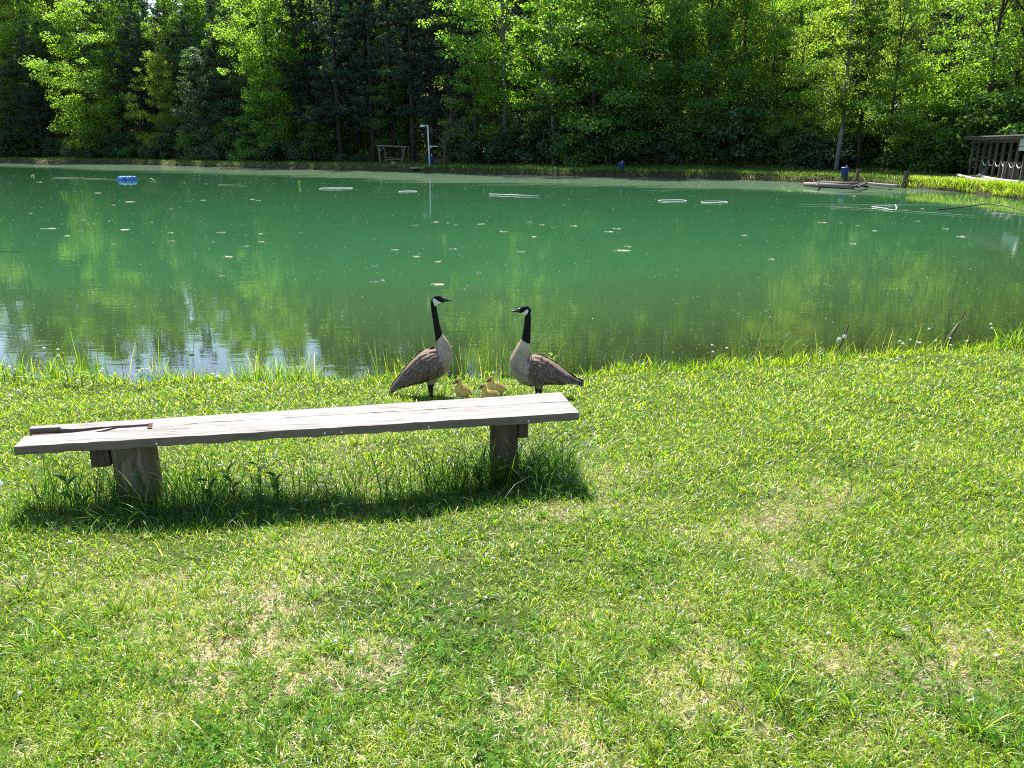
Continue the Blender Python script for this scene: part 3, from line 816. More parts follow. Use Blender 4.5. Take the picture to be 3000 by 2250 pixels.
# wooden dock low on the water
A = at(2355, 541, 0.0); k = ppm(A)
o = empty('wooden_dock', (A[0], A[1], 0), 'low broken wooden dock of logs and planks at the far right shore', 'dock')
def dk(px, py, z=0.0):
    p = at(px, py, z); return np.array([p[0] - A[0], p[1] - A[1], z])
a, b = dk(2357, 539, .16), dk(2502, 548, .14)
MB().tube([a, a * .6 + b * .4, b], [.13, .15, .13], 9).build('log', M['old_wood'], o, True)
a, b = dk(2405, 534, .2), dk(2520, 541, .2)
MB().tube([a, b], [.11, .12], 8).build('log', M['dark_wood'], o, True)
for (p1, q1, p2, q2, mt) in ((2534, 538, 2627, 546, 'old_wood'), (2470, 534, 2560, 539, 'dark_wood')):
    a, b = dk(p1, q1, .22), dk(p2, q2, .22); mid = (a + b) / 2; d = b - a
    MB().box(mid, (np.linalg.norm(d), .34, .16), Matrix.Rotation(math.atan2(d[1], d[0]), 3, 'Z'), .02).build('plank', M[mt], o)
for px_, py_ in ((2392, 544), (2420, 543), (2488, 549), (2533, 548), (2605, 549), (2440, 540)):
    p = dk(px_, py_, 0.0); MB().box(p + np.array([0, .1, 0.02]), (.30, .55, .34), jit=.03).build('float_block', M['dark_wood'], o)
for p1, q1, p2, q2 in ((2496, 547, 2536, 536), (2512, 548, 2540, 535), (2392, 546, 2398, 533)):
    a, b = dk(p1, q1, .25), dk(p2, q2, .34); MB().tube([a, b], .07, 6).build('cross_timber', M['dark_wood'], o)
for px_, y0, y1, lean, mt, lb, r_ in ((2507, 530, 496, .12, 'red_wood', 'reddish leaning mooring post behind the wooden dock', .09), (2650, 543, 503, .02, 'dark_wood', 'dark upright mooring post right of the wooden dock', .11)):
    g = ground_at(px_, y0); k2 = ppm(g)
    t = MB().prism([(-r_, -r_ * .8), (r_, -r_), (r_ * .95, r_), (-r_, r_ * .9)], -.3, (y0 - y1) * k2).build('mooring_post', M[mt], None, loc=g, rot=(0, lean, .2), bevel=.01)
    tag(t, lb, 'post', 'mooring posts by the dock')

# pavilion
posts = [(2838, 512), (2853, 513), (2870, 514), (2890, 517), (2907, 521), (2926, 528), (2948, 531), (2967, 533), (2988, 537), (3030, 545)]
P0 = ground_at(2838, 512); P9 = ground_at(2988, 537)
o = empty('pavilion', P9, 'dark open timber pavilion with rope swags at the right edge', 'pavilion')
top0 = at_y(2836, 428, P0[1])[2]; top9 = at_y(3000, 417, P9[1])[2]
ztop = max(top0, top9)
axis_d = (P0 - P9); axis_d[2] = 0; La = np.linalg.norm(axis_d); axis_d /= La
perp = np.array([axis_d[1], -axis_d[0], 0])          # away from the pond
if perp[0] < 0: perp = -perp
nposts = 10
fronts = []
for i in range(nposts):
    f = i / (nposts - 2)
    p = P9 + axis_d * La * (1.16 - 1.24 * (f ** .9)) if False else P9 + axis_d * La * (1 - f)
    fronts.append(p)
for p in fronts:
    z = hz(p[0], p[1]); c = p - P9
    MB().box((c[0], c[1], (z - .3 + ztop) / 2 - P9[2]), (.13, .13, ztop - z + .3), Matrix.Rotation(math.atan2(axis_d[1], axis_d[0]), 3, 'Z')).build('post', M['dark_wood'], o)  # dark timber puts the roof overhang's shade into the posts' colour
for i in range(0, nposts, 2):
    p = fronts[i] + perp * 3.2; z = hz(p[0], p[1]); c = p - P9
    MB().box((c[0], c[1], (z - .3 + ztop) / 2 - P9[2]), (.15, .15, ztop - .1 - z + .3), Matrix.Rotation(math.atan2(axis_d[1], axis_d[0]), 3, 'Z')).build('post', M['dark_wood'], o)
rot_a = Matrix.Rotation(math.atan2(axis_d[1], axis_d[0]), 3, 'Z')
mid = axis_d * (La * .44)
zt = ztop - P9[2]
MB().box((mid[0], mid[1], zt + .08), (La * 1.16, .14, .16), rot_a).build('front_beam', M['dark_wood'], o)
tilt = rot_a @ Matrix.Rotation(R(3 if (rot_a @ Vector((0, 1, 0))).dot(Vector(perp)) < 0 else -3), 3, 'X')
rc = mid + perp * 1.5
MB().box((rc[0], rc[1], zt + .27), (La * 1.2, 4.2, .07), tilt).build('roof', M['roofing'], o)
for i in range(13):
    c = axis_d * (La * (-.1 + 1.1 * i / 12)) + perp * 1.4
    MB().box((c[0], c[1], zt + .16), (.06, 3.9, .13), tilt).build('rafter', M['old_wood'], o)
# pale fascia boards at the near end
pa = at_y(2986, 427, P9[1]); kk = ppm(P9)
c0 = -axis_d * 1.0 - perp * .25
MB().box((c0[0], c0[1], zt + .10), (2.6, .08, .62), rot_a).build('fascia_board', M['pale_board'], o)
MB().box((c0[0], c0[1], zt - .34), (2.6, .08, .20), rot_a).build('fascia_board', M['pale_board'], o)
# rope swags
for i in range(3, nposts - 1):
    a, b = fronts[i] - P9, fronts[i - 1] - P9
    if i > 8: break
    za = .52 * (ztop - P9[2])
    pts = []
    for q in range(9):
        f = q / 8; p = a * (1 - f) + b * f; pts.append((p[0], p[1], za - .34 * (1 - (2 * f - 1) ** 2)))
    MB().tube(pts, .022, 6).build('rope_swag', M['rope'], o, True)
# counter panels inside
c = fronts[7] - P9 + perp * .9
MB().box((c[0], c[1], .50 + hz(*(fronts[7] + perp * .9)[:2]) - P9[2]), (1.5, .12, 1.0), rot_a).build('counter_panel', M['counter'], o)
c = fronts[6] - P9 + perp * .2
MB().box((c[0], c[1], .52 + hz(*(fronts[6] + perp * .2)[:2]) - P9[2]), (.12, .85, 1.05), rot_a).build('counter_panel', M['counter'], o)
c = fronts[8] - P9 + perp * 1.4
MB().box((c[0], c[1], .50 + hz(*(fronts[8] + perp * 1.4)[:2]) - P9[2]), (2.2, .12, 1.0), rot_a).build('counter_panel', M['counter'], o)
g = ground_at(2851, 511)
o2 = empty('bucket', g + perp * .6, 'pale grey bucket standing between the far pavilion posts', 'bucket')
MB().lathe([(.24, 0), (.30, .6), (.32, .62), (.32, .66), (.27, .66)], 18).build('body', M['pale_board'], o2, True)
MB().lathe([(.33, .66), (.33, .70), (.0, .72)], 18).build('lid', M['old_wood'], o2, True)

# gravel path with pale edging logs on the right bank
def strip(name, pts, w, zo, mat):
    V, Fc = [], []
    pts = [np.array(p) for p in pts]
    for i, p in enumerate(pts):
        d = pts[min(i + 1, len(pts) - 1)] - pts[max(i - 1, 0)]; d /= np.linalg.norm(d[:2]) + 1e-9
        n_ = np.array([-d[1], d[0], 0])
        for s in (-1, 1):
            q = p + n_ * w / 2 * s; V.append((q[0], q[1], hz(q[0], q[1]) + zo))
    for i in range(len(pts) - 1): Fc.append((2 * i, 2 * i + 1, 2 * i + 3, 2 * i + 2))
    return link(name, mesh_np(name, np.array(V), np.array(Fc), mat))
e1 = [ground_at(px_, py_) for px_, py_ in ((2806, 516), (2838, 524), (2868, 531), (2910, 537), (2974, 541))]
e2 = [ground_at(px_, py_) for px_, py_ in ((2868, 516), (2890, 524), (2920, 530), (2960, 535), (3010, 538))]
cen = [(a + b) / 2 for a, b in zip(e1, e2)]
pth = strip('gravel_path', cen, 1.1, .03, M['stone']); pth['kind'] = 'structure'
for e_, lb in ((e1, 'pale edging log along the water side of the gravel path'), (e2, 'pale edging log along the pavilion side of the gravel path')):
    t = MB().tube([p + np.array([0, 0, .07]) for p in e_], .09, 6).build('edging_log', M['pale_board'], None, True); tag(t, lb, 'edging', 'edging logs of the gravel path')

# floating things
def ring(px, py, wpx, label):
    c = at(px, py, 0.02); k = ppm(c); r = wpx * k / 2
    pts = [(r * math.cos(a), r * math.sin(a), 0) for a in np.linspace(0, 2 * math.pi, 41)]
    t = MB().tube(pts, .018, 8, False).build('floating_ring', M['ring_white'], None, True, loc=c)
    tag(t, label, 'ring', 'white rings floating on the pond')
ring(985, 552, 95, 'wide white floating ring left of the lamp post reflection')
ring(1195, 561, 52, 'small white floating ring just left of the lamp post reflection')
ring(1970, 588, 80, 'white floating ring right of centre, left one of the close pair')
ring(2093, 592, 75, 'white floating ring right of centre, right one of the close pair')
t = MB().tube([at(1433, 569, .03), at(1507, 572, .03), at(1579, 574.5, .03)], .03, 8).build('floating_pipe', M['ring_white'], None, True)
tag(t, 'long white pipe floating in mid pond right of the lamp post reflection', 'pipe')
def floater(name, pts, r, mat, label, cat, z=.03):
    t = MB().tube([p if len(p) == 3 and abs(p[0]) < 200 and False else at(p[0], p[1], p[2] if len(p) > 2 else z) for p in pts], r, 6).build(name, M[mat], None, True)
    return tag(t, label, cat)
floater('black_hose', [(2748, 614, .02), (2800, 609, .05), (2850, 603, .12), (2880, 598.5, .16), (2905, 597, .18), (2940, 602, .15), (3000, 618, .08), (3060, 634, .03)], .024, 'black_hose', 'black hose arching over the water at the right edge', 'hose')
floater('floating_line', [(2342, 600), (2450, 600.5), (2620, 599), (2760, 598), (2900, 595)], .007, 'line', 'thin pale line stretched behind the white rope loop', 'line')
floater('floating_line', [(2430, 606), (2540, 611), (2650, 617), (2760, 625), (2870, 634)], .006, 'line', 'thin pale line trailing in front of the white rope loop', 'line')
floater('rope_loop', [(2553, 605), (2590, 603), (2622, 600), (2628, 607), (2624, 616), (2610, 614), (2580, 608.5), (2556, 605.5)], .018, 'rope', 'white triangular rope loop floating at right', 'rope')
floater('floating_line', [(157, 519.5), (230, 521.5), (300, 524), (349, 526)], .012, 'line', 'pale line floating towards the blue drum raft', 'line')
floater('floating_line', [(640, 541), (690, 542), (725, 543)], .009, 'line', 'short pale line drifting right of the blue drum raft', 'line')
floater('twig', [(440, 522, .12), (448, 526, .10), (456, 532, .0)], .015, 'line', 'bent pale twig poking from the water right of the drum raft', 'twig')
floater('twig', [(90, 518, .0), (97, 511, .16), (100, 521, .0), (91, 517, .0)], .016, 'line', 'small pale triangular twig afloat at far left', 'twig')
floater('stick', [(-20, 736), (25, 737), (57, 738)], .009, 'dark_wood', 'dark thin stick afloat at the left frame edge', 'stick')
g = at(878, 545, 0)
t = MB().tube([g + np.array([0, 0, -.1]), g + np.array([0, 0, .32])], .05, 8).build('marker_float', M['yellow'], None, True); tag(t, 'small yellow-green float standing upright in the far water', 'float')
g = ground_at(1695, 503)

# scum clumps, each its own flat ragged mat
SC = []
for x_, y_, w_ in ((210, 730, 48), (215, 832, 62), (268, 823, 55), (345, 625, 55), (485, 668, 70), (625, 703, 76), (720, 620, 60), (625, 850, 118), (888, 772, 46), (1160, 637, 70), (1150, 760, 34), (1050, 506, 70), (1250, 540, 58), (1215, 447, 38),
                   (905, 458, 60), (610, 445, 60), (1510, 470, 56), (1735, 507, 60), (1790, 487, 60), (1815, 629, 128), (1860, 603, 56), (850, 866, 34), (798, 881, 30), (480, 466, 44), (1300, 461, 36), (690, 451, 30), (742, 463, 30)):
    SC.append((x_ / 2.212 + 1000, y_ / 2.212 + 450, w_ / 2.212))
for x_, y_, w_ in ((245, 486, 40), (400, 608, 125), (545, 668, 90), (650, 628, 50), (670, 540, 46), (792, 320, 80), (1010, 617, 110), (760, 570, 36), (885, 547, 34), (1230, 557, 40), (920, 418, 50), (1050, 392, 110), (1380, 642, 70), (1385, 710, 66),
                   (1385, 735, 26), (1385, 447, 36), (1640, 378, 54), (1785, 640, 74), (1718, 718, 38), (2000, 752, 66), (2110, 651, 60), (2125, 716, 90), (1840, 836, 130), (1795, 993, 72), (2090, 381, 46), (2045, 371, 50), (320, 232, 60), (1670, 246, 30)):
    SC.append((x_ / 2.765, y_ / 2.765 + 450, w_ / 2.765))
for x_, y_, w_ in ((830, 874, 90), (1625, 932, 90), (340, 797, 80), (515, 798, 40), (670, 826, 46), (1490, 855, 60), (1230, 784, 50), (40, 505, 60), (640, 550, 46), (1270, 670, 46)):
    SC.append((x_ / 3.16 + 2300, y_ / 3.16 + 400, w_ / 3.16))
for x_, y_, w_ in ((2260, 760, 30), (2820, 693, 34), (2500, 715, 26), (2180, 690, 24), (560, 1040, 16), (2090, 950, 14), (1260, 905, 10)): SC.append((x_, y_, w_))
for i, (px_, py_, w_) in enumerate(SC):
    c = at(px_, py_, .0); L = w_ * ppm(c)
    n_ = 22; asp = random.uniform(.35, .6); rot = random.uniform(-.5, .5)
    ph = [random.uniform(0, 6.28) for _ in range(4)]
    V = []
    for q in range(n_):
        a = 2 * math.pi * q / n_
        r = .5 * L * (.62 + .22 * math.sin(2 * a + ph[0]) + .15 * math.sin(3 * a + ph[1]) + .12 * math.sin(5 * a + ph[2]) + .08 * math.sin(8 * a + ph[3])) * 1.15
        x2, y2 = r * math.cos(a), r * math.sin(a) * asp
        V.append((x2 * math.cos(rot) - y2 * math.sin(rot), x2 * math.sin(rot) + y2 * math.cos(rot)))
    V = np.array(V); inner = V * .6
    VV = [(x2, y2, -.005) for x2, y2 in V] + [(x2, y2, .006) for x2, y2 in V * .97] + [(x2, y2, .014 + .008 * math.sin(q * 2.1)) for q, (x2, y2) in enumerate(inner)] + [(0, 0, .016)]
    Fc = []
    for q in range(n_):
        q2 = (q + 1) % n_
        Fc += [(q, q2, n_ + q2, n_ + q), (n_ + q, n_ + q2, 2 * n_ + q2, 2 * n_ + q), (2 * n_ + q, 2 * n_ + q2, 3 * n_)]
    b = MB(); b.add(VV, Fc)
    t = b.build('scum_clump', M['scum'], None, loc=c)
    tag(t, 'pale ragged clump of scum drifting on the green pond', 'scum clump', 'scum clumps drifting on the pond')

# pollen specks: nobody could count them
n_ = 2600
yy = rng.uniform(0, 1, n_) ** 1.6
Y_ = 9.2 + yy * 62; X_ = rng.uniform(-.78, .78, n_) * Y_
Pn = np.column_stack([X_, Y_]); ok = pond_sd(Pn) < -.25
Pn = Pn[ok]; s_ = rng.uniform(.0025, .0065, len(Pn)) * (1 + Pn[:, 1] / 20); a_ = rng.uniform(0, 6.28, len(Pn))
V = np.concatenate([np.column_stack([Pn[:, 0] + s_ * np.cos(a_ + q * 2.094), Pn[:, 1] + s_ * np.sin(a_ + q * 2.094), np.full(len(Pn), .004 + 0 * q)]) for q in range(3)] + [np.column_stack([Pn, np.full(len(Pn), .004) + s_ * .5])])
n1_ = len(Pn); i_ = np.arange(n1_)
Fc = np.concatenate([np.column_stack([i_, i_ + n1_, i_ + 3 * n1_]), np.column_stack([i_ + n1_, i_ + 2 * n1_, i_ + 3 * n1_]), np.column_stack([i_ + 2 * n1_, i_, i_ + 3 * n1_])])
t = link('pollen_specks', mesh_np('pollen_specks', V, Fc, M['scum'])); tag(t, kind='stuff')

# ------------------------------------------------------------------ bench
m, nt, out = new_mat('weathered bench wood')
tc = N(nt, 'ShaderNodeTexCoord')
v = mapping(nt, tc.outputs['Object'], (1.0, 16, 16))
g1 = noise(nt, v, 2.4, 8, 0.7, distortion=.6); g2 = noise(nt, mapping(nt, tc.outputs['Object'], (1.6, 60, 60)), 2.0, 5, 0.7)
g3 = noise(nt, tc.outputs['Object'], 3.0, 3)
col = ramp(nt, g1, [(0.26, (0.09, 0.077, 0.066)), (0.38, (0.17, 0.155, 0.14)), (0.55, (0.265, 0.25, 0.233)), (0.8, (0.20, 0.187, 0.172))])
crk = ramp(nt, g2, [(0.31, (0.3, .27, .25)), (0.40, (1, 1, 1))])
col = mixc(nt, 1.0, col, crk, 'MULTIPLY')
col = mixc(nt, ramp(nt, g3, [(0.6, (0, 0, 0)), (0.75, (.35, .35, .35))]), col, (0.30, 0.26, 0.22))
# the vertical edges are weathered darker; brown there offsets their blue skylight
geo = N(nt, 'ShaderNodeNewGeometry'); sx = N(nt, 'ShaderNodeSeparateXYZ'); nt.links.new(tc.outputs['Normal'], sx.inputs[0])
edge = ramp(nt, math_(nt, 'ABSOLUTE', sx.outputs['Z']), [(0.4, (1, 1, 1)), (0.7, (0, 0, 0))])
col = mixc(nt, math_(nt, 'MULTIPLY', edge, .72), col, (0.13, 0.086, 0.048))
hh = math_(nt, 'ADD', math_(nt, 'MULTIPLY', g1, .6), math_(nt, 'MULTIPLY', ramp(nt, g2, [(0.30, (0, 0, 0)), (0.42, (1, 1, 1))]), .8))
bsdf(nt, out, col, 0.75, hh, 0.55, 0.006, 0.25)
M['bench'] = m
m, nt, out = new_mat('bench post wood')
tc = N(nt, 'ShaderNodeTexCoord')
wv = N(nt, 'ShaderNodeTexWave', wave_type='RINGS', rings_direction='X'); wv.inputs['Scale'].default_value = 17; wv.inputs['Distortion'].default_value = 3.0; wv.inputs['Detail'].default_value = 2
nt.links.new(mapping(nt, tc.outputs['Object'], (2.6, 2.6, .16)), wv.inputs['Vector'])
g1 = noise(nt, mapping(nt, tc.outputs['Object'], (12, 12, 1.2)), 3, 6, .7)
col = mixc(nt, g1, ramp(nt, wv.outputs['Fac'], [(0.2, (0.085, 0.06, 0.038)), (0.75, (0.27, 0.205, 0.135))]), (0.125, 0.095, 0.066))
bsdf(nt, out, col, 0.85, math_(nt, 'ADD', g1, wv.outputs['Fac']), 0.5, 0.006, 0.2)
M['post'] = m
M['post_dark'] = simple_mat('dark bench post wood', (0.105, 0.066, 0.040), (0.04, 0.026, 0.016), 4, 0.85, (9, 9, .8), 0.6)
M['rotten'] = simple_mat('rotten red-brown wood', (0.10, 0.040, 0.022), (0.05, 0.025, 0.017), 14, 0.9, (1, 4, 4), 0.6)

ZT = 1.05
def bt(px, py): return at(px, py, ZT)
FL, FR, BR = bt(39, 1309), bt(1697, 1209), bt(1657, 1148)
e_s = (FR - FL); LEN = np.linalg.norm(e_s); e_s = e_s / LEN
yaw = math.atan2(e_s[1], e_s[0])
e_w = np.array([-e_s[1], e_s[0], 0])
WID = float((BR - FR) @ e_w)
print('BENCH len', LEN, 'width', WID, 'yaw', math.degrees(yaw), FL, FR)
TH = 0.047
bench = empty('park_bench', (FL[0], FL[1], hz(*(FL + e_s * LEN / 2)[:2])), 'long low weathered plank bench with a split left end on the grass', 'bench', rz=yaw)
bz = ZT - bench.location.z
def sw(px, py):
    d = bt(px, py) - FL; return (float(d @ e_s), float(d @ e_w))
def plank(name, outline, mat, z1=None, th=TH, par=bench, dens=.05, wear=.004, bev=.004):
    """a board cut to an outline, its long edges worn"""
    z1 = bz if z1 is None else z1
    pts = []
    n_ = len(outline)
    for i in range(n_):
        a, b = np.array(outline[i]), np.array(outline[(i + 1) % n_]); k_ = max(1, int(np.linalg.norm(b - a) / dens))
        for q in range(k_): pts.append(a + (b - a) * q / k_)
    pts = [(p[0] + random.uniform(-wear, wear) * .5, p[1] + random.uniform(-wear, wear)) for p in pts]
    bm = bmesh.new()
    top = [bm.verts.new((x, y, z1 + random.uniform(-.0015, .0015))) for x, y in pts]
    low = [bm.verts.new((x + random.uniform(-.003, .003), y + random.uniform(-.004, .004), z1 - th + random.uniform(-.004, .004))) for x, y in pts]
    bm.faces.new(top); bm.faces.new(low[::-1])
    for i in range(len(pts)):
        j = (i + 1) % len(pts); bm.faces.new((top[j], top[i], low[i], low[j]))
    bmesh.ops.recalc_face_normals(bm, faces=bm.faces[:])
    me = bpy.data.meshes.new(name); bm.to_mesh(me); bm.free(); me.materials.append(M[mat])
    ob = link(name, me, par)
    if bev:
        md = ob.modifiers.new('Bevel', 'BEVEL'); md.width = bev; md.segments = 2; md.limit_method = 'ANGLE'; md.angle_limit = R(50)
    return ob
s_end = sw(1697, 1209)[0]
wm = WID * .53                      # the seam between the two boards
g_ = .0035
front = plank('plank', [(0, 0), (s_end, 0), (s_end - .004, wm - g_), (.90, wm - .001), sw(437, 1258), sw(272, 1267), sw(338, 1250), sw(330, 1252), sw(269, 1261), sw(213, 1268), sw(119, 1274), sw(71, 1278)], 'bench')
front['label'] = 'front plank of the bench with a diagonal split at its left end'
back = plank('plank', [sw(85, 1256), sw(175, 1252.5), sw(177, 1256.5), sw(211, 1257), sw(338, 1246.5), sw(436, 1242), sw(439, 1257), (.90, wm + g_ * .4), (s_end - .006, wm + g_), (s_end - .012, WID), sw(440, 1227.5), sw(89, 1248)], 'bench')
back['label'] = 'back plank of the bench, broken away at its left end'
sp_ = plank('splinter', [sw(282, 1264.5), sw(434, 1253), sw(434, 1243.5), sw(345, 1249)], 'bench', bz - .010, .03, wear=.002)
rt = plank('rotten_core', [sw(90, 1271), sw(205, 1266), sw(320, 1251), sw(211, 1254), sw(90, 1253)], 'rotten', bz - .026, .018, wear=.006, bev=0)
rt2 = plank('broken_end', [sw(433, 1258), sw(446, 1256), sw(448, 1242), sw(436, 1241)], 'rotten', bz + .004, .02, wear=.007, dens=.012, bev=0)
# posts
def post(pxl, pxr, pyb, name, mat, taper, label, d0, lab):
    sl, sr = sw(pxl, 1309 - (pxl - 39) * .0603)[0], sw(pxr, 1309 - (pxr - 39) * .0603)[0]
    w_ = sr - sl; c_ = (sl + sr) / 2
    mb = MB(); secs = []
    for z in np.linspace(-.55, bz - TH - .001, 10):
        f = (z + .55) / (bz - TH + .55); ww = w_ / 2 * (1 + taper * (1 - f))
        sec = []
        for q in range(20):
            a = 2 * math.pi * q / 20
            x_ = abs(math.cos(a)) ** .45 * math.copysign(1, math.cos(a)) * ww; y_ = abs(math.sin(a)) ** .45 * math.copysign(1, math.sin(a)) * d0 / 2
            sec.append((c_ + x_ + random.uniform(-.003, .003), .045 + d0 / 2 + y_ + random.uniform(-.003, .003), z))
        secs.append(sec)
    V = [p for s in secs for p in s]; Fc = [(i * 20 + q, i * 20 + (q + 1) % 20, (i + 1) * 20 + (q + 1) % 20, (i + 1) * 20 + q) for i in range(9) for q in range(20)]
    Fc += [tuple(range(180, 200))]
    mb.add(V, Fc)
    ob = mb.build(name, M[mat], bench, False); ob['label'] = lab
    return c_, w_
c1, w1 = post(300, 418, 1470, 'post', 'post', .05, '', .24, 'broad pale grained left post of the bench')
c2, w2 = post(1446, 1524, 1400, 'post', 'post_dark', .02, '', .16, 'dark square right post of the bench')
for s0, s1, hh_, lab in ((sw(242, 1297)[0], c1 - w1 / 2 - .002, .125, 'cleat left of the broad left post'), (c2 + w2 / 2 + .002, c2 + w2 / 2 + .056, .11, 'cleat right of the dark right post')):
    ob = MB().box(((s0 + s1) / 2, .04 + WID * .42, bz - TH - .002 - hh_ / 2), (s1 - s0, WID * .75, hh_), jit=.004).build('cleat', M['post_dark'], bench, bevel=.006); ob['label'] = lab
# nail heads along the front edge
for f in (.23, .52, .55, .71, .9):
    MB().lathe([(.006, 0), (.006, .003), (.0, .004)], 8).build('nail', M['galv'], bench, loc=(s_end * f, -.001, bz - .03), rot=(R(90), 0, 0))
# ------------------------------------------------------------------ geese and goslings
random.seed(3); rng = np.random.default_rng(3)
m, nt, out = new_mat('goose plumage')
ca = N(nt, 'ShaderNodeVertexColor', layer_name='Col'); tc = N(nt, 'ShaderNodeTexCoord')
fl = N(nt, 'ShaderNodeAttribute', attribute_name='bar')
wv = N(nt, 'ShaderNodeTexWave', wave_type='BANDS', bands_direction='DIAGONAL'); wv.inputs['Scale'].default_value = 19; wv.inputs['Distortion'].default_value = 9; wv.inputs['Detail'].default_value = 3; wv.inputs['Detail Scale'].default_value = 2.5
nt.links.new(mapping(nt, tc.outputs['Object'], (1.5, .4, -1.0)), wv.inputs['Vector'])
fine = noise(nt, mapping(nt, tc.outputs['Object'], (30, 90, 30)), 2.0, 5, .7)
barm = math_(nt, 'MULTIPLY', ramp(nt, wv.outputs['Fac'], [(.35, (0, 0, 0)), (.65, (1, 1, 1))]), fl.outputs['Fac'])
col = mixc(nt, math_(nt, 'MULTIPLY', barm, .75), ca.outputs['Color'], (0.16, 0.12, 0.095))
col = mixc(nt, 1.0, col, ramp(nt, fine, [(.3, (.72, .72, .72)), (.6, (1.05, 1.05, 1.05))]), 'MULTIPLY')
b = bsdf(nt, out, col, 0.7, fine, 0.35, 0.004, 0.2)
b.inputs['Specular IOR Level'].default_value = 0.08
M['plumage'] = m
m, nt, out = new_mat('goose feather')
ca = N(nt, 'ShaderNodeVertexColor', layer_name='Col'); oi = N(nt, 'ShaderNodeObjectInfo')
k_ = math_(nt, 'MULTIPLY_ADD', oi.outputs['Random'], .55); k_.node.inputs[2].default_value = .72
vm = N(nt, 'ShaderNodeVectorMath', operation='SCALE'); nt.links.new(ca.outputs['Color'], vm.inputs[0]); nt.links.new(k_, vm.inputs['Scale'])
bsdf(nt, out, vm.outputs[0], 0.6, spec=.25)
M['feather'] = m
M['beak'] = simple_mat('black beak', (0.018, 0.018, 0.018), (0.03, 0.03, 0.03), 40, 0.25, spec=0.6, bump=0.05)
M['eye'] = simple_mat('black eye', (0.01, 0.008, 0.006), (0.012, 0.01, 0.008), 10, 0.08, spec=0.8, bump=0)
m, nt, out = new_mat('gosling down')
ca = N(nt, 'ShaderNodeVertexColor', layer_name='Col'); tc = N(nt, 'ShaderNodeTexCoord')
fine = noise(nt, tc.outputs['Object'], 260, 4, .7)
dc = mixc(nt, 1.0, ca.outputs['Color'], ramp(nt, fine, [(.3, (.65, .65, .65)), (.65, (1.1, 1.1, 1.1))]), 'MULTIPLY')
pb = bsdf(nt, out, dc, 0.85, fine, .6, .003, .1)
tl_ = N(nt, 'ShaderNodeBsdfTranslucent'); nt.links.new(dc, tl_.inputs['Color'])
mx_ = N(nt, 'ShaderNodeMixShader'); mx_.inputs[0].default_value = .35
nt.links.new(pb.outputs[0], mx_.inputs[1]); nt.links.new(tl_.outputs[0], mx_.inputs[2]); nt.links.new(mx_.outputs[0], out.inputs['Surface'])
M['down'] = m

def catmull(P, n):
    P = np.array(P, float); Q = np.vstack([2 * P[0] - P[1], P, 2 * P[-1] - P[-2]]); o_ = []
    for i in range(1, len(Q) - 2):
        for t in np.linspace(0, 1, n, endpoint=False):
            a, b, c, d = Q[i - 1], Q[i], Q[i + 1], Q[i + 2]
            o_.append(.5 * ((2 * b) + (-a + c) * t + (2 * a - 5 * b + 4 * c - d) * t * t + (-a + 3 * b - 3 * c + d) * t ** 3))
    o_.append(P[-1]); return np.array(o_)

def loft(mb, sp_, n=22, sub=6):
    """spine of (u, v, r in plane, r lateral) -> closed tube; plane u-v is x-z, lateral is y"""
    Q = catmull(sp_, sub); V, Fc = [], []
    for i in range(len(Q)):
        d = Q[min(i + 1, len(Q) - 1)][:2] - Q[max(i - 1, 0)][:2]; d /= np.linalg.norm(d) + 1e-9
        nn = np.array([-d[1], d[0]])
        for k in range(n):
            t = 2 * math.pi * k / n
            p = Q[i][:2] + nn * max(Q[i][2], .0015) * math.cos(t)
            V.append((p[0], max(Q[i][3], .0015) * math.sin(t), p[1]))
    for i in range(len(Q) - 1):
        for k in range(n):
            k2 = (k + 1) % n; Fc.append((i * n + k, i * n + k2, (i + 1) * n + k2, (i + 1) * n + k))
    Fc.append(tuple(range(n - 1, -1, -1))); mm_ = (len(Q) - 1) * n; Fc.append(tuple(range(mm_, mm_ + n)))
    mb.add(V, Fc)

def fuse(mb, voxel, smooth_it):
    """one continuous skin round overlapping lofts"""
    me = bpy.data.meshes.new('tmp'); me.from_pydata(mb.v, [], mb.f)
    ob = bpy.data.objects.new('tmp', me); C.objects.link(ob)
    md = ob.modifiers.new('r', 'REMESH'); md.mode = 'VOXEL'; md.voxel_size = voxel
    ms_ = ob.modifiers.new('s', 'SMOOTH'); ms_.factor = .5; ms_.iterations = smooth_it
    dg = bpy.context.evaluated_depsgraph_get()
    r = bpy.data.meshes.new_from_object(ob.evaluated_get(dg))
    bpy.data.objects.remove(ob); bpy.data.meshes.remove(me)
    for p in r.polygons: p.use_smooth = True
    return r

def in_poly(x, y, poly):
    ins = np.zeros(len(x), bool); n_ = len(poly)
    for i in range(n_):
        (x1, y1), (x2, y2) = poly[i], poly[(i + 1) % n_]
        c_ = (y1 <= y) != (y2 <= y)
        ins ^= c_ & (x < x1 + (y - y1) / (y2 - y1 + 1e-12) * (x2 - x1))
    return ins

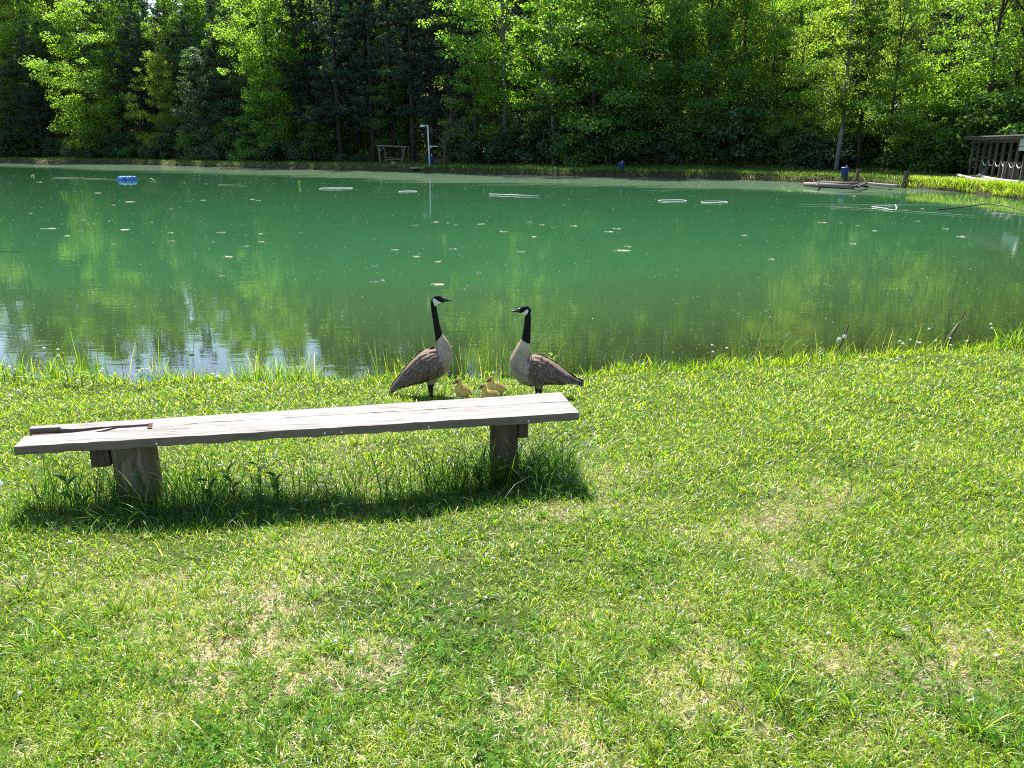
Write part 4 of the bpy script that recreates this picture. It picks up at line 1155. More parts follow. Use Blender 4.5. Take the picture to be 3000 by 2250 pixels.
def feather_mesh(name, c_mid, c_tip, wid=.40, camber=.06, edge=.8):
    V, Fc, Cc = [], [], []
    rows = [(0, .35), (.2, .8), (.45, 1.0), (.7, .98), (.88, .74), (.97, .4), (1.0, .08)]
    for t, w_ in rows:
        for s in (-1, -.72, 0, .72, 1):
            V.append((t, s * w_ * wid / 2, camber * (1 - s * s) - .0 * t))
            e_ = max(abs(s) > .9, 0) * .75 * (t > .25) + max(0, (t - .86) / .14)
            e_ = min(1, e_) * edge
            sh_ = .8 if s == 0 else 1
            Cc.append([(a * (1 - e_) + b * e_) * sh_ for a, b in zip(c_mid, c_tip)])
    for i in range(len(rows) - 1):
        for k in range(4): Fc.append((i * 5 + k, i * 5 + k + 1, i * 5 + 6 + k, i * 5 + 5 + k))
    return mesh_np(name, np.array(V), np.array(Fc), M['feather'], np.array(Cc), True)

F_COV = feather_mesh('feather', (0.135, 0.088, 0.062), (0.36, 0.27, 0.20), .52, .07)
F_SEC = feather_mesh('feather', (0.11, 0.075, 0.056), (0.33, 0.25, 0.185), .34, .05, .85)
F_PRI = feather_mesh('feather', (0.075, 0.058, 0.05), (0.16, 0.12, 0.10), .17, .03, .6)
F_FLANK = feather_mesh('feather', (0.30, 0.225, 0.155), (0.52, 0.43, 0.33), .5, .05, .9)
F_TAIL = feather_mesh('feather', (0.022, 0.02, 0.02), (0.05, 0.045, 0.045), .22, .03, .4)

def build_goose(label, foot_px, flip, OX, spine, head, beak, collar, cheek, legs, wing_top, wing_bot, tail_dirs, eye, white_under, rz, flank):
    gpos = ground_at(*foot_px); k = (.965 if flip else .99) * ppm(gpos) / 3.403 / math.cos(R(17.5))
    fy = (foot_px[1] - 830) * 3.403                       # zoom-pixel y of the ground line
    U = lambda u: (u - OX) * k * 1.0
    Vv = lambda v: (fy - v) * k
    o = empty('goose', gpos - np.array([0, 0, .012]), label, 'goose', 'adult geese at the water edge', rz)
    conv = lambda s: [(U(a), Vv(b), c * k, d * k) for a, b, c, d in s]
    mb = MB()
    loft(mb, conv(spine)); loft(mb, conv(head), 20)
    for pts, w_ in legs:
        # thigh, shank, then three toes with web
        P = [Vector((U(a), w_, Vv(b))) for a, b, r in pts]; rad = [r * k for a, b, r in pts]
        mb.tube(P, rad, 10)
        f = P[-1]; sgn = -1 if flip else 1
        for an in (-.5, 0, .5):
            tip = f + Vector((sgn * .085 * math.cos(an), .085 * math.sin(an), -.004))
            mb.tube([f + Vector((0, 0, .006)), (f + tip) / 2 + Vector((0, 0, .006)), tip], [.011, .008, .005], 6)
    body = fuse(mb, .0042, 4)
    n_ = len(body.vertices); co = np.empty(n_ * 3, np.float32); body.vertices.foreach_get('co', co); co = co.reshape(-1, 3)
    zu, zv, zl = co[:, 0] / k + OX, fy - co[:, 2] / k, np.abs(co[:, 1]) / k
    zu_n = zu + 3 * np.sin(zl * .35) + rng.normal(size=n_) * 1.2
    # plumage zones
    sp_ = np.array(spine)
    t_near = ((zu[:, None] - sp_[None, :, 0]) ** 2 + (zv[:, None] - sp_[None, :, 1]) ** 2).argmin(1)
    col = np.tile(np.array([0.43, 0.335, 0.24]), (n_, 1)); bar = np.full(n_, .35)
    rs = -1 if flip else 1
    (cx0, cy0), (cx1, cy1) = collar                       # back end, front end of the collar line
    line = cy0 + (zu - cx0) * (cy1 - cy0) / (cx1 - cx0)
    # back (above the wing line) brown, belly paler, vent white
    wt = np.array(wing_top); ub = np.interp(zu * rs, wt[np.argsort(wt[:, 0] * rs), 0] * rs, wt[np.argsort(wt[:, 0] * rs), 1])
    wb = np.array(wing_bot); lb = np.interp(zu * rs, wb[np.argsort(wb[:, 0] * rs), 0] * rs, wb[np.argsort(wb[:, 0] * rs), 1])
    behind = (zu * rs < wt[:, 0].max() * 1 if not flip else zu > wt[:, 0].min())
    w_back = smooth(20, -30, (zv - (ub * .45 + lb * .55))) * behind
    brown = np.array([0.19, 0.13, 0.10])
    col = col * (1 - w_back[:, None]) + brown * w_back[:, None]
    low = smooth(-40, 60, zv - lb) * (1 - w_back)
    col = col * (1 - .25 * low[:, None]) + np.array([0.48, 0.42, 0.33]) * .25 * low[:, None]
    chest = smooth(0, 170, zv - line)
    col = col * (1.22 - .22 * chest)[:, None]
    bar = np.clip(.15 + .75 * chest, 0, .8) * (1 - w_back * .5)
    vent = in_poly(zu, zv, white_under); col[vent] = (0.66, 0.63, 0.57); bar[vent] = 0
    black = (zv + 2.5 * np.sin(zl * .6 + zu * .3) < line) & (zv < max(cy0, cy1) + 5)
    col[black] = (0.012, 0.011, 0.012); bar[black] = 0
    ck = in_poly(zu_n, zv, cheek) & (zl > 6) | (in_poly(zu_n, zv, cheek) & (zv > cheek[-2][1] - 18))
    col[ck] = (0.74, 0.71, 0.64)
    tail = in_poly(zu, zv, tail_dirs['zone']); col[tail] = (0.03, 0.027, 0.026); bar[tail] = 0
    leg = (zv > legs[0][0][1][1]) & (zv > fy - 200) & (np.abs(zu - np.mean([legs[0][0][2][0], legs[1][0][2][0]])) < 110); leg &= (zv > tail_dirs['legtop'])
    col[leg] = (0.035, 0.031, 0.028); bar[leg] = 0
    a = body.color_attributes.new('Col', 'FLOAT_COLOR', 'POINT'); c4 = np.ones((n_, 4), np.float32); c4[:, :3] = col; a.data.foreach_set('color', c4.ravel())
    a = body.attributes.new('bar', 'FLOAT', 'POINT'); a.data.foreach_set('value', bar.astype(np.float32))
    body.name = 'body'; body.materials.clear(); body.materials.append(M['plumage'])
    for p in body.polygons: p.material_index = 0
    link('body', body, o)
    bm = bmesh.new(); bm.from_mesh(body); tree_ = BVHTree.FromBMesh(bm); bm.free()
    # bill and eyes
    mb = MB(); loft(mb, conv(beak), 14, 5); mb.build('bill', M['beak'], o, True)
    for s in (-1, 1):
        hit = tree_.ray_cast(Vector((U(eye[0]), s * .5, Vv(eye[1]))), Vector((0, -s, 0)))
        if hit[0] is not None:
            mb = MB(); mb.lathe([(.0005, -.006), (.004, -.0045), (.006, 0), (.004, .0045), (.0005, .006)], 12)
            mb.build('eye', M['eye'], o, True, loc=hit[0] - Vector((0, s * .001, 0)))
    # folded wings: overlapping feathers, each its own piece
    def lerp_line(L, f):
        L = np.array(L, float); seg = np.linalg.norm(np.diff(L, axis=0), axis=1); cs = np.concatenate([[0], seg.cumsum()]) / seg.sum()
        return np.array([np.interp(f, cs, L[:, 0]), np.interp(f, cs, L[:, 1])])
    for side in (-1, 1):
        wing = None
        items = []
        rows = 7
        for r_ in range(rows):
            fb = (r_ + .5) / rows
            ncol = 9
            for c_ in range(ncol):
                fa_ = (c_ + .5 * (r_ % 2)) / (ncol + .3)
                if fa_ > .86: continue
                p = lerp_line(wing_top, fa_) * (1 - fb) + lerp_line(wing_bot, fa_) * fb
                p2 = lerp_line(wing_top, min(fa_ + .12, 1)) * (1 - fb) + lerp_line(wing_bot, min(fa_ + .12, 1)) * fb
                items.append((p, p2, fa_, fb))
        items.sort(key=lambda q: -q[2])
        base = None
        for p, p2, fa_, fb in items:
            sd = Vector((U(p[0]), side * .6, Vv(p[1]))); hit = tree_.ray_cast(sd, Vector((0, -side, 0)))
            if hit[0] is None: continue
            nrm = hit[1]; nrm = -nrm if nrm.y * side < 0 else nrm
            d = Vector((U(p2[0]) - U(p[0]), 0, Vv(p2[1]) - Vv(p[1]))).normalized()
            d = (d - nrm * d.dot(nrm)).normalized()
            if fa_ < .45: me, L = F_COV, 82
            elif fa_ < .68: me, L = F_SEC, 128
            else: me, L = F_PRI if fb > .3 else F_SEC, 190
            if fb > .82 and fa_ > .25 and fa_ < .68: me, L = F_SEC, 150
            L = L * k * random.uniform(.92, 1.1)
            zax = (nrm - d * .10 ).normalized(); xax = (d - zax * d.dot(zax)).normalized(); yax = zax.cross(xax)
            mt = Matrix((xax, yax, zax)).transposed().to_4x4(); mt.translation = hit[0] + nrm * (.004 + .006 * (1 - fa_)) + Vector((0, 0, 0))
            if base is None:
                base = link('wing', F_PRI, o); ob = base
            else:
                ob = link('feather', me, base); mt = mt
            ob.matrix_world = mt @ Matrix.Diagonal((L, L, L, 1)) if ob is base else Matrix.Identity(4)
            if ob is base:
                ob.matrix_basis = mt @ Matrix.Diagonal((L, L, L, 1)); binv = ob.matrix_basis.inverted()
            else:
                ob.matrix_basis = binv @ (mt @ Matrix.Diagonal((L, L, L, 1)))
    # flank feathers below the wing
    bo = [c for c in o.children if c.name.startswith('body')][0]
    for side in (-1, 1):
        for r_ in range(5):
            for c_ in range(7):
                fa_, fb = (c_ + .5 * (r_ % 2)) / 7.5, r_ / 4.5
                p = lerp_line(flank[0], fa_) * (1 - fb) + lerp_line(flank[1], fa_) * fb
                hit = tree_.ray_cast(Vector((U(p[0]), side * .6, Vv(p[1]))), Vector((0, -side, 0)))
                if hit[0] is None or abs(hit[1].y) < .25: continue
                nrm = hit[1] if hit[1].y * side > 0 else -hit[1]
                d = Vector((-rs * .75, 0, -.66)); d = (d - nrm * d.dot(nrm)).normalized()
                z_ = (nrm - d * .06).normalized(); x_ = (d - z_ * d.dot(z_)).normalized(); y_ = z_.cross(x_)
                L = 58 * k * random.uniform(.85, 1.15)
                mt = Matrix((x_, y_, z_)).transposed().to_4x4(); mt.translation = hit[0] + nrm * .0015
                f_ = link('feather', F_FLANK, bo); f_.matrix_basis = mt @ Matrix.Diagonal((L, L, L * .6, 1))
    tb = None
    for i, an in enumerate(np.linspace(-1, 1, 9)):
        p0, p1 = tail_dirs['line']
        d = Vector((U(p1[0]) - U(p0[0]), an * .030, Vv(p1[1]) - Vv(p0[1]))); L = d.length
        x_ = d.normalized(); z_ = Vector((an * .1, an * .35, 1)); z_ = (z_ - x_ * z_.dot(x_)).normalized(); y_ = z_.cross(x_)
        mt = Matrix((x_, y_, z_)).transposed().to_4x4(); mt.translation = Vector((U(p0[0]), an * .022, Vv(p0[1]) - abs(an) * .008 + .002 * (i % 2)))
        mt = mt @ Matrix.Diagonal((L, L, L, 1))
        if tb is None: tb = link('tail', F_TAIL, o); tb.matrix_basis = mt; tinv = mt.inverted()
        else:
            t_ = link('feather', F_TAIL, tb); t_.matrix_basis = tinv @ mt
    return o

build_goose('goose facing right with lowered tail and erect black neck left of the goslings', (1262, 1160), False, 560,
    [(192, 1048, 8, 26), (262, 1000, 34, 50), (350, 930, 82, 88), (450, 862, 118, 122), (560, 800, 146, 142), (645, 750, 134, 136), (684, 680, 98, 108), (684, 605, 66, 70), (658, 525, 42, 44), (640, 440, 32, 33), (626, 345, 28, 28), (615, 255, 27, 26), (616, 200, 28, 26), (632, 178, 26, 22)],
    [(600, 200, 8, 8), (612, 190, 30, 24), (640, 184, 49, 33), (665, 180, 46, 33), (688, 181, 33, 27), (708, 184, 22, 20), (722, 186, 10, 10)],
    [(690, 178, 25, 20), (710, 178, 22, 19), (735, 182, 14, 15), (762, 186, 9, 12), (782, 187, 6, 9), (789, 187, 2, 4)],
    ((612, 592), (690, 492)), [(606, 166), (622, 160), (640, 172), (662, 188), (697, 203), (668, 214), (640, 238), (626, 228)],
    [([(560, 900, 60), (548, 960, 34), (545, 1000, 17), (548, 1060, 13), (552, 1128, 13)], .045), ([(580, 900, 60), (572, 970, 34), (572, 1010, 18), (570, 1070, 14), (572, 1128, 14)], -.05)],
    [(640, 640), (560, 640), (480, 690), (400, 760), (310, 870), (225, 985)], [(690, 800), (640, 880), (560, 912), (480, 928), (380, 966), (285, 1006)],
    {'zone': [(150, 1100), (150, 1010), (245, 960), (300, 1005), (280, 1040)], 'line': ((268, 1000), (166, 1066)), 'legtop': 972},
    (686, 164), [(300, 1030), (420, 975), (540, 935), (560, 985), (420, 1010), (300, 1050)], R(4), ([(725, 730), (690, 840), (620, 915)], [(750, 830), (690, 900), (600, 960)]))
build_goose('goose facing left with raised dark tail standing behind the right bench end', (1580, 1166), True, 1640,
    [(2034, 952, 10, 28), (1965, 940, 30, 45), (1890, 918, 60, 72), (1800, 893, 98, 104), (1700, 866, 132, 128), (1600, 850, 158, 146), (1510, 838, 146, 140), (1455, 775, 112, 116), (1460, 695, 86, 92), (1482, 620, 64, 68), (1503, 540, 46, 47), (1513, 460, 38, 38), (1519, 375, 33, 32), (1521, 305, 30, 29), (1514, 272, 28, 25)],
    [(1546, 275, 8, 8), (1535, 265, 30, 24), (1508, 258, 48, 34), (1482, 255, 45, 33), (1460, 257, 33, 27), (1441, 260, 22, 20), (1428, 262, 10, 10)],
    [(1458, 255, 25, 20), (1438, 256, 22, 19), (1412, 260, 14, 15), (1384, 265, 9, 12), (1362, 267, 6, 9), (1355, 267, 2, 4)],
    ((1548, 578), (1450, 528)), [(1530, 246), (1505, 240), (1490, 256), (1465, 276), (1440, 290), (1470, 302), (1492, 312), (1515, 285)],
    [([(1620, 950, 60), (1616, 1000, 34), (1612, 1035, 18), (1612, 1085, 14), (1612, 1138, 14)], .05), ([(1640, 955, 60), (1645, 1005, 34), (1648, 1040, 18), (1648, 1090, 14), (1648, 1138, 14)], -.045)],
    [(1545, 700), (1590, 688), (1680, 715), (1760, 775), (1860, 855), (1975, 915)], [(1540, 850), (1570, 910), (1650, 945), (1740, 950), (1850, 950), (1965, 962)],
    {'zone': [(1930, 900), (2080, 880), (2080, 1000), (1960, 1005)], 'line': ((1945, 935), (2046, 952)), 'legtop': 1020},
    (1452, 242), [(1700, 985), (1740, 975), (1850, 975), (1955, 978), (1930, 1003), (1800, 1012), (1720, 1020)], R(-3), ([(1440, 720), (1490, 850), (1560, 930)], [(1390, 800), (1440, 920), (1560, 1000)]))

def build_gosling(label, foot_px, OX, FY, spine, head, beak, legs, eye, dark, rz):
    gpos = ground_at(*foot_px); k = .95 * ppm(gpos) / 11.06 / math.cos(R(17.5))
    U = lambda u: (u - OX) * k
    Vv = lambda v: (FY - v) * k
    conv = lambda s: [(U(a), Vv(b), c * k, d * k) for a, b, c, d in s]
    o = empty('gosling', gpos, label, 'gosling', 'yellow goslings between the geese', rz)
    mb = MB(); loft(mb, conv(spine), 20); loft(mb, conv(head), 18)
    for pts, w_ in legs:
        P = [Vector((U(a), w_, Vv(b))) for a, b, r in pts]
        mb.tube(P, [r * k for a, b, r in pts], 8); f = P[-1]
        for an in (-.5, 0, .5):
            mb.tube([f, f + Vector((-.026 * math.cos(an), .026 * math.sin(an), 0))], [.0035, .002], 5)
    body = fuse(mb, .0016, 4)
    n_ = len(body.vertices); co = np.empty(n_ * 3, np.float32); body.vertices.foreach_get('co', co); co = co.reshape(-1, 3)
    nr = np.empty(n_ * 3, np.float32); body.vertices.foreach_get('normal', nr); nr = nr.reshape(-1, 3)
    zu, zv = co[:, 0] / k + OX, FY - co[:, 2] / k
    col = np.tile(np.array([0.82, 0.71, 0.30]), (n_, 1))
    up = smooth(-.1, .8, nr[:, 2])[:, None] * smooth(dark[0], dark[0] + 80, zu)[:, None]
    col = col * (1 - .75 * up) + np.array([0.50, 0.40, 0.18]) * .75 * up
    hd = (zv < head[1][1] + 20) & (nr[:, 2] > .3); col[hd] = (0.42, 0.33, 0.13)
    lg = (zv > dark[1]); col[lg] = (0.07, 0.06, 0.045)
    ex = np.hypot(zu - eye[0], zv - eye[1]); ey = np.hypot((zu - eye[0] + 22) * .55, zv - eye[1] - 12); col *= (1 - .8 * smooth(52, 14, ey))[:, None]
    a = body.color_attributes.new('Col', 'FLOAT_COLOR', 'POINT'); c4 = np.ones((n_, 4), np.float32); c4[:, :3] = col; a.data.foreach_set('color', c4.ravel())
    body.name = 'body'; body.materials.clear(); body.materials.append(M['down']); link('body', body, o)
    # down fluff
    body.calc_loop_triangles()
    pick = rng.choice(n_, 7000); pick = pick[zv[pick] < dark[1] - 12]
    P = co[pick]; Nn = nr[pick]; sgn = unit(Nn + np.array([.7, 0, -.35]) + rng.normal(size=P.shape) * .35)
    L = rng.uniform(.006, .015, len(P))[:, None] * (np.where(zv[pick] < head[1][1] + 60, .6, 1.0))[:, None]
    sd = unit(np.cross(sgn, rng.normal(size=P.shape))) * .0007
    V = np.concatenate([P - sd, P + sd, P + sgn * L]); i_ = np.arange(len(P))
    fl_ = link('down_fluff', mesh_np('down_fluff', V, np.column_stack([i_, i_ + len(P), i_ + 2 * len(P)]), M['down'], np.concatenate([col[pick]] * 3) * 1.1), o); fl_['kind'] = 'stuff'
    mb = MB(); loft(mb, conv(beak), 12, 4); mb.build('bill', M['beak'], o, True)
    bm = bmesh.new(); bm.from_mesh(body); tr_ = BVHTree.FromBMesh(bm); bm.free()
    for s in (-1, 1):
        hit = tr_.ray_cast(Vector((U(eye[0]), s * .3, Vv(eye[1]))), Vector((0, -s, 0)))
        if hit[0] is not None:
            mb = MB(); mb.lathe([(.0004, -.008), (.0055, -.0055), (.008, 0), (.0055, .0055), (.0004, .008)], 10); mb.build('eye', M['eye'], o, True, loc=hit[0])
    return o
HD = lambda x, y, s=1: [(x + 105 * s, y + 5, 14, 14), (x + 75 * s, y, 62, 56), (x + 20 * s, y, 94, 74), (x - 40 * s, y + 15, 84, 68), (x - 85 * s, y + 45, 52, 46), (x - 110 * s, y + 60, 22, 22)]
BK = lambda x, y, s=1: [(x - 75 * s, y + 45, 42, 36), (x - 110 * s, y + 62, 32, 30), (x - 145 * s, y + 80, 20, 24), (x - 172 * s, y + 90, 8, 12)]
build_gosling('leftmost gosling standing upright beside the right-facing goose', (1356, 1171), 520, 1006,
    [(800, 745, 20, 30), (740, 735, 95, 90), (640, 720, 165, 150), (530, 700, 205, 175), (420, 670, 165, 150), (385, 590, 112, 108), (420, 500, 78, 76), (438, 420, 76, 68), (430, 370, 70, 60)],
    HD(392, 362), BK(392, 362), [([(500, 850, 70), (478, 920, 34), (470, 960, 20), (468, 1004, 18)], .018), ([(640, 850, 70), (640, 930, 40), (640, 965, 20), (638, 1004, 18)], -.018)], (352, 368), (470, 930), R(5))
build_gosling('middle gosling crouching low just behind the bench back edge', (1431, 1173), 1270, 1020,
    [(1610, 880, 20, 30), (1560, 850, 95, 90), (1460, 830, 150, 150), (1340, 840, 170, 170), (1220, 840, 165, 150), (1140, 800, 112, 110), (1140, 720, 80, 78), (1150, 640, 72, 66), (1135, 575, 66, 60)],
    HD(1098, 555), BK(1098, 555), [([(1270, 930, 60), (1262, 970, 30), (1260, 1016, 18)], .018), ([(1380, 930, 60), (1385, 970, 30), (1385, 1016, 18)], -.018)], (1072, 545), (1230, 985), R(-4))
build_gosling('rightmost gosling walking with its head turned low over dark breast', (1462, 1161), 1690, 905,
    [(1955, 690, 16, 24), (1890, 665, 70, 70), (1780, 640, 125, 122), (1650, 605, 165, 150), (1520, 560, 170, 150), (1415, 510, 130, 120), (1400, 440, 92, 90), (1440, 370, 82, 74), (1445, 320, 70, 62)],
    HD(1432, 308), BK(1432, 308), [([(1640, 700, 75), (1628, 770, 36), (1640, 830, 20), (1650, 902, 18)], .018), ([(1730, 700, 70), (1735, 780, 36), (1732, 840, 20), (1735, 902, 18)], -.018)], (1390, 315), (1530, 800), R(12))
# ------------------------------------------------------------------ lawn
rng = np.random.default_rng(77); random.seed(77)
CAMX = CAM[:2]

def vnoise(x, y, seed, f):
    """cheap smooth value noise 0..1"""
    r = np.random.default_rng(seed).uniform(0, 1, (256, 256))
    X, Y = x * f + 1000.3, y * f + 1000.7
    i, j = np.floor(X).astype(int), np.floor(Y).astype(int); u, v = X - i, Y - j
    u, v = u * u * (3 - 2 * u), v * v * (3 - 2 * v)
    g = lambda a, b: r[a % 256, b % 256]
    return (g(i, j) * (1 - u) + g(i + 1, j) * u) * (1 - v) + (g(i, j + 1) * (1 - u) + g(i + 1, j + 1) * u) * v

def fbm(x, y, seed, f): return (vnoise(x, y, seed, f) + .5 * vnoise(x, y, seed + 1, f * 2.1) + .25 * vnoise(x, y, seed + 2, f * 4.3)) / 1.75

# bare and clover patches read off the photograph (px, py, radius px, strength)
BARE = [(2050, 1930, 130, 1), (2120, 2060, 110, .9), (1960, 2010, 110, .9), (1985, 2110, 90, .8), (2380, 1880, 110, .6), (2230, 2120, 110, .6), (60, 2190, 110, 1), (300, 2225, 80, 1), (640, 1960, 130, .55), (920, 1940, 110, .7),
        (1060, 1960, 130, .55), (1120, 2190, 160, .5), (1560, 2090, 130, .6), (1980, 1780, 110, .6), (2330, 1650, 130, .5), (1700, 2230, 160, .6), (2600, 2230, 160, .5), (450, 2130, 110, .5), (1030, 1300, 110, .6), (2700, 1900, 130, .45), (850, 2220, 120, .5)]
CLOV = [(820, 2030, 190), (1120, 2040, 190), (1330, 1900, 190), (900, 2150, 150), (1430, 2190, 190), (600, 2180, 170), (1250, 1780, 150), (760, 1840, 120), (1900, 1700, 120), (2550, 1750, 150), (540, 2010, 120), (2780, 2050, 160)]
def patches(L):
    o_ = []
    for q in L:
        c = ground_at(q[0], q[1]); r = q[2] * ppm(c); o_.append((c[0], c[1], r, q[3] if len(q) > 3 else 1))
    return o_
BAREW, CLOVW = patches(BARE), patches(CLOV)
def field(P, L):
    x, y = P[:, 0], P[:, 1]; o_ = np.zeros(len(P)); wob = fbm(x, y, 900, 6) - .5 + .5 * (fbm(x, y, 930, 17) - .5)
    for cx_, cy_, r, s in L:
        d = np.hypot((x - cx_), (y - cy_) * .8) / r + wob * 2.0
        o_ = np.maximum(o_, .72 * s * smooth(1.25, .35, d))
    return o_

# bare soil shows only where the turf is worn through; elsewhere dark turf colour paints the shadow between blades
nearm = (GP[:, 1] > -1) & (GP[:, 1] < 13) & (np.abs(GP[:, 0]) < 14) & (Gsd > 0)
tv = turf_w.copy(); Q = GP[nearm]
tv[nearm] = np.clip(1.0 - 1.1 * field(Q, BAREW) - .8 * smooth(.56, .72, fbm(Q[:, 0], Q[:, 1], 61, 2.2)) * smooth(6, 3, Q[:, 1]), 0, 1)
ground.data.attributes['turf'].data.foreach_set('value', tv.astype(np.float32))

def sample_lawn(n, ymin=1.15, ymax=11.5, p=2.2, margin=1.25):
    """points thinned with distance, so that each keeps its size in the picture"""
    a = rng.uniform(0, 1, n)
    k = 2 - p
    y = (ymin ** k + a * (ymax ** k - ymin ** k)) ** (1 / k)
    x = rng.uniform(-1, 1, n) * (0.667 * (y * cp + 2 * sp) * margin + .25)
    P = np.column_stack([x, y]); sd = pond_sd(P)
    ok = sd > .01
    return P[ok], sd[ok]

def blade_mesh(P, Z, h, w, lean, curve, yaw, colb, colt, twist=None):
    """bent tapering blades: 2 quads + tip = 5 tris"""
    n = len(P)
    d = np.column_stack([np.cos(yaw), np.sin(yaw), np.zeros(n)]); up = np.array([0, 0, 1.0])
    tw = yaw + np.pi / 2 + (rng.normal(size=n) * .7 if twist is None else twist)
    s = np.column_stack([np.cos(tw), np.sin(tw), np.zeros(n)])
    base = np.column_stack([P, Z - .004])
    def pt(f):
        ang = lean + curve * f
        return base + (d * np.sin(ang * .75)[:, None] + up * np.cos(ang * .75)[:, None]) * (h * f)[:, None]
    p1, p2, p3 = pt(.45), pt(.8), pt(1.0)
    hw = (w * .5)[:, None]
    V = np.stack([base - s * hw * .8, base + s * hw * .8, p1 - s * hw, p1 + s * hw, p2 - s * hw * .62, p2 + s * hw * .62, p3], 1).reshape(-1, 3)
    i = np.arange(n)[:, None] * 7
    Fc = np.concatenate([i + np.array(q) for q in ([0, 1, 3], [0, 3, 2], [2, 3, 5], [2, 5, 4], [4, 5, 6])])
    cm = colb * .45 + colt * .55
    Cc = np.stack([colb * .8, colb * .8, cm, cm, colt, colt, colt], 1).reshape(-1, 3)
    return V, Fc, Cc

PAL = np.array([[.165, .282, .006], [.222, .330, .006], [.064, .165, .007], [.292, .345, .010], [.105, .210, .028], [.600, .505, .270]])
def blade_cols(n, w):
    k = rng.choice(6, n, p=np.array(w) / sum(w)); c = PAL[k] * rng.uniform(.6, 1.3, (n, 1)) * (1 + rng.normal(size=(n, 3)) * .06)
    return c, k

def blade_small(P, Z, h, w, lean, curve, yaw, colb, colt, twist=None):
    """short blade: one quad and a tip = 3 tris"""
    n = len(P); d = np.column_stack([np.cos(yaw), np.sin(yaw), np.zeros(n)]); up = np.array([0, 0, 1.0])
    tw = yaw + np.pi / 2 + rng.normal(size=n) * .7; s = np.column_stack([np.cos(tw), np.sin(tw), np.zeros(n)]); base = np.column_stack([P, Z - .004])
    def pt(f):
        a = lean + curve * f; return base + (d * np.sin(a * .75)[:, None] + up * np.cos(a * .75)[:, None]) * (h * f)[:, None]
    p1, p3 = pt(.55), pt(1.0); hw = (w * .5)[:, None]
    V = np.stack([base - s * hw * .8, base + s * hw * .8, p1 - s * hw, p1 + s * hw, p3], 1).reshape(-1, 3)
    i = np.arange(n)[:, None] * 5; Fc = np.concatenate([i + np.array(q) for q in ([0, 1, 3], [0, 3, 2], [2, 3, 4])])
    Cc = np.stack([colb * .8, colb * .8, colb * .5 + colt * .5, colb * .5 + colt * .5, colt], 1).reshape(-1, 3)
    return V, Fc, Cc
parts = []
def add_blades(P, sd, h, w, lean, curve, cw, yaw=None, tipdry=.15, small=False):
    n = len(P); Z = height(P, sd); c, k = blade_cols(n, cw)
    tip = c * 1.12; dry = rng.uniform(size=n) < tipdry; tip[dry] = tip[dry] * .5 + np.array([.34, .28, .12]) * .5
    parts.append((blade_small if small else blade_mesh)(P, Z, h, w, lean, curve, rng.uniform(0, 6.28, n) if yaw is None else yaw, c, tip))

# 1: dense short turf
P, sd = sample_lawn(560000)
bare, clov = field(P, BAREW), field(P, CLOVW)
thick = fbm(P[:, 0], P[:, 1], 40, 1.6)
keep_ = rng.uniform(size=len(P)) > np.clip(bare * .9 + clov * .45 + (.52 - thick) * 2.0 * smooth(7, 2.5, P[:, 1]) + .16 * smooth(4.5, 2, P[:, 1]), 0, .97)
P, sd = P[keep_], sd[keep_]; n = len(P); far_k = smooth(1.5, 8, P[:, 1])
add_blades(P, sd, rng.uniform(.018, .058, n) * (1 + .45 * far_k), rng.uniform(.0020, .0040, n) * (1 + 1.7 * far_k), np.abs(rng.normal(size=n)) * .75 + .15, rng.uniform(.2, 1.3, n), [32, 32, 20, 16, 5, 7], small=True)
# 2: taller tufts: a few roots, each a fan of longer blades
nt_ = 1500
Pt, sdt = sample_lawn(nt_, 1.15, 9.5, 1.9)
tuft_px = [(1760, 2050, 60), (1720, 2010, 50), (1970, 1910, 40), (2270, 2010, 60), (2300, 2080, 50), (230, 1850, 50), (120, 1900, 50), (350, 1800, 40), (2960, 2190, 60), (2470, 2100, 40), (2400, 2110, 40), (900, 1760, 30), (2200, 1830, 40), (2650, 1850, 40), (60, 1750, 60), (2850, 2120, 50)]
ex = [ground_at(a_, b_)[:2] for a_, b_, c_ in tuft_px]
exk = np.array([c_ for a_, b_, c_ in tuft_px])
Pt = np.vstack([Pt, np.repeat(np.array(ex), 3, 0) + rng.normal(size=(len(ex) * 3, 2)) * .035]); nb = 26
PP = np.repeat(Pt, nb, 0); big = np.repeat(np.concatenate([np.full(len(Pt) - 3 * len(ex), .72), np.repeat(1.0 + .15 * (exk > 45), 3)]) * rng.uniform(.6, 1.2, len(Pt)), nb)
yw = rng.uniform(0, 6.28, len(PP)); PP = PP + np.column_stack([np.cos(yw), np.sin(yw)]) * (rng.uniform(0, .022, len(PP)))[:, None]
sdp = pond_sd(PP); ok = sdp > .02; PP, sdp, yw, big = PP[ok], sdp[ok], yw[ok], big[ok]; n = len(PP)
add_blades(PP, sdp, rng.uniform(.05, .12, n) * big, rng.uniform(.003, .0052, n) * (1 + .4 * smooth(2, 8, PP[:, 1])), rng.uniform(.15, 1.0, n), rng.uniform(.3, 1.2, n), [26, 18, 34, 6, 18, 3], yaw=yw)
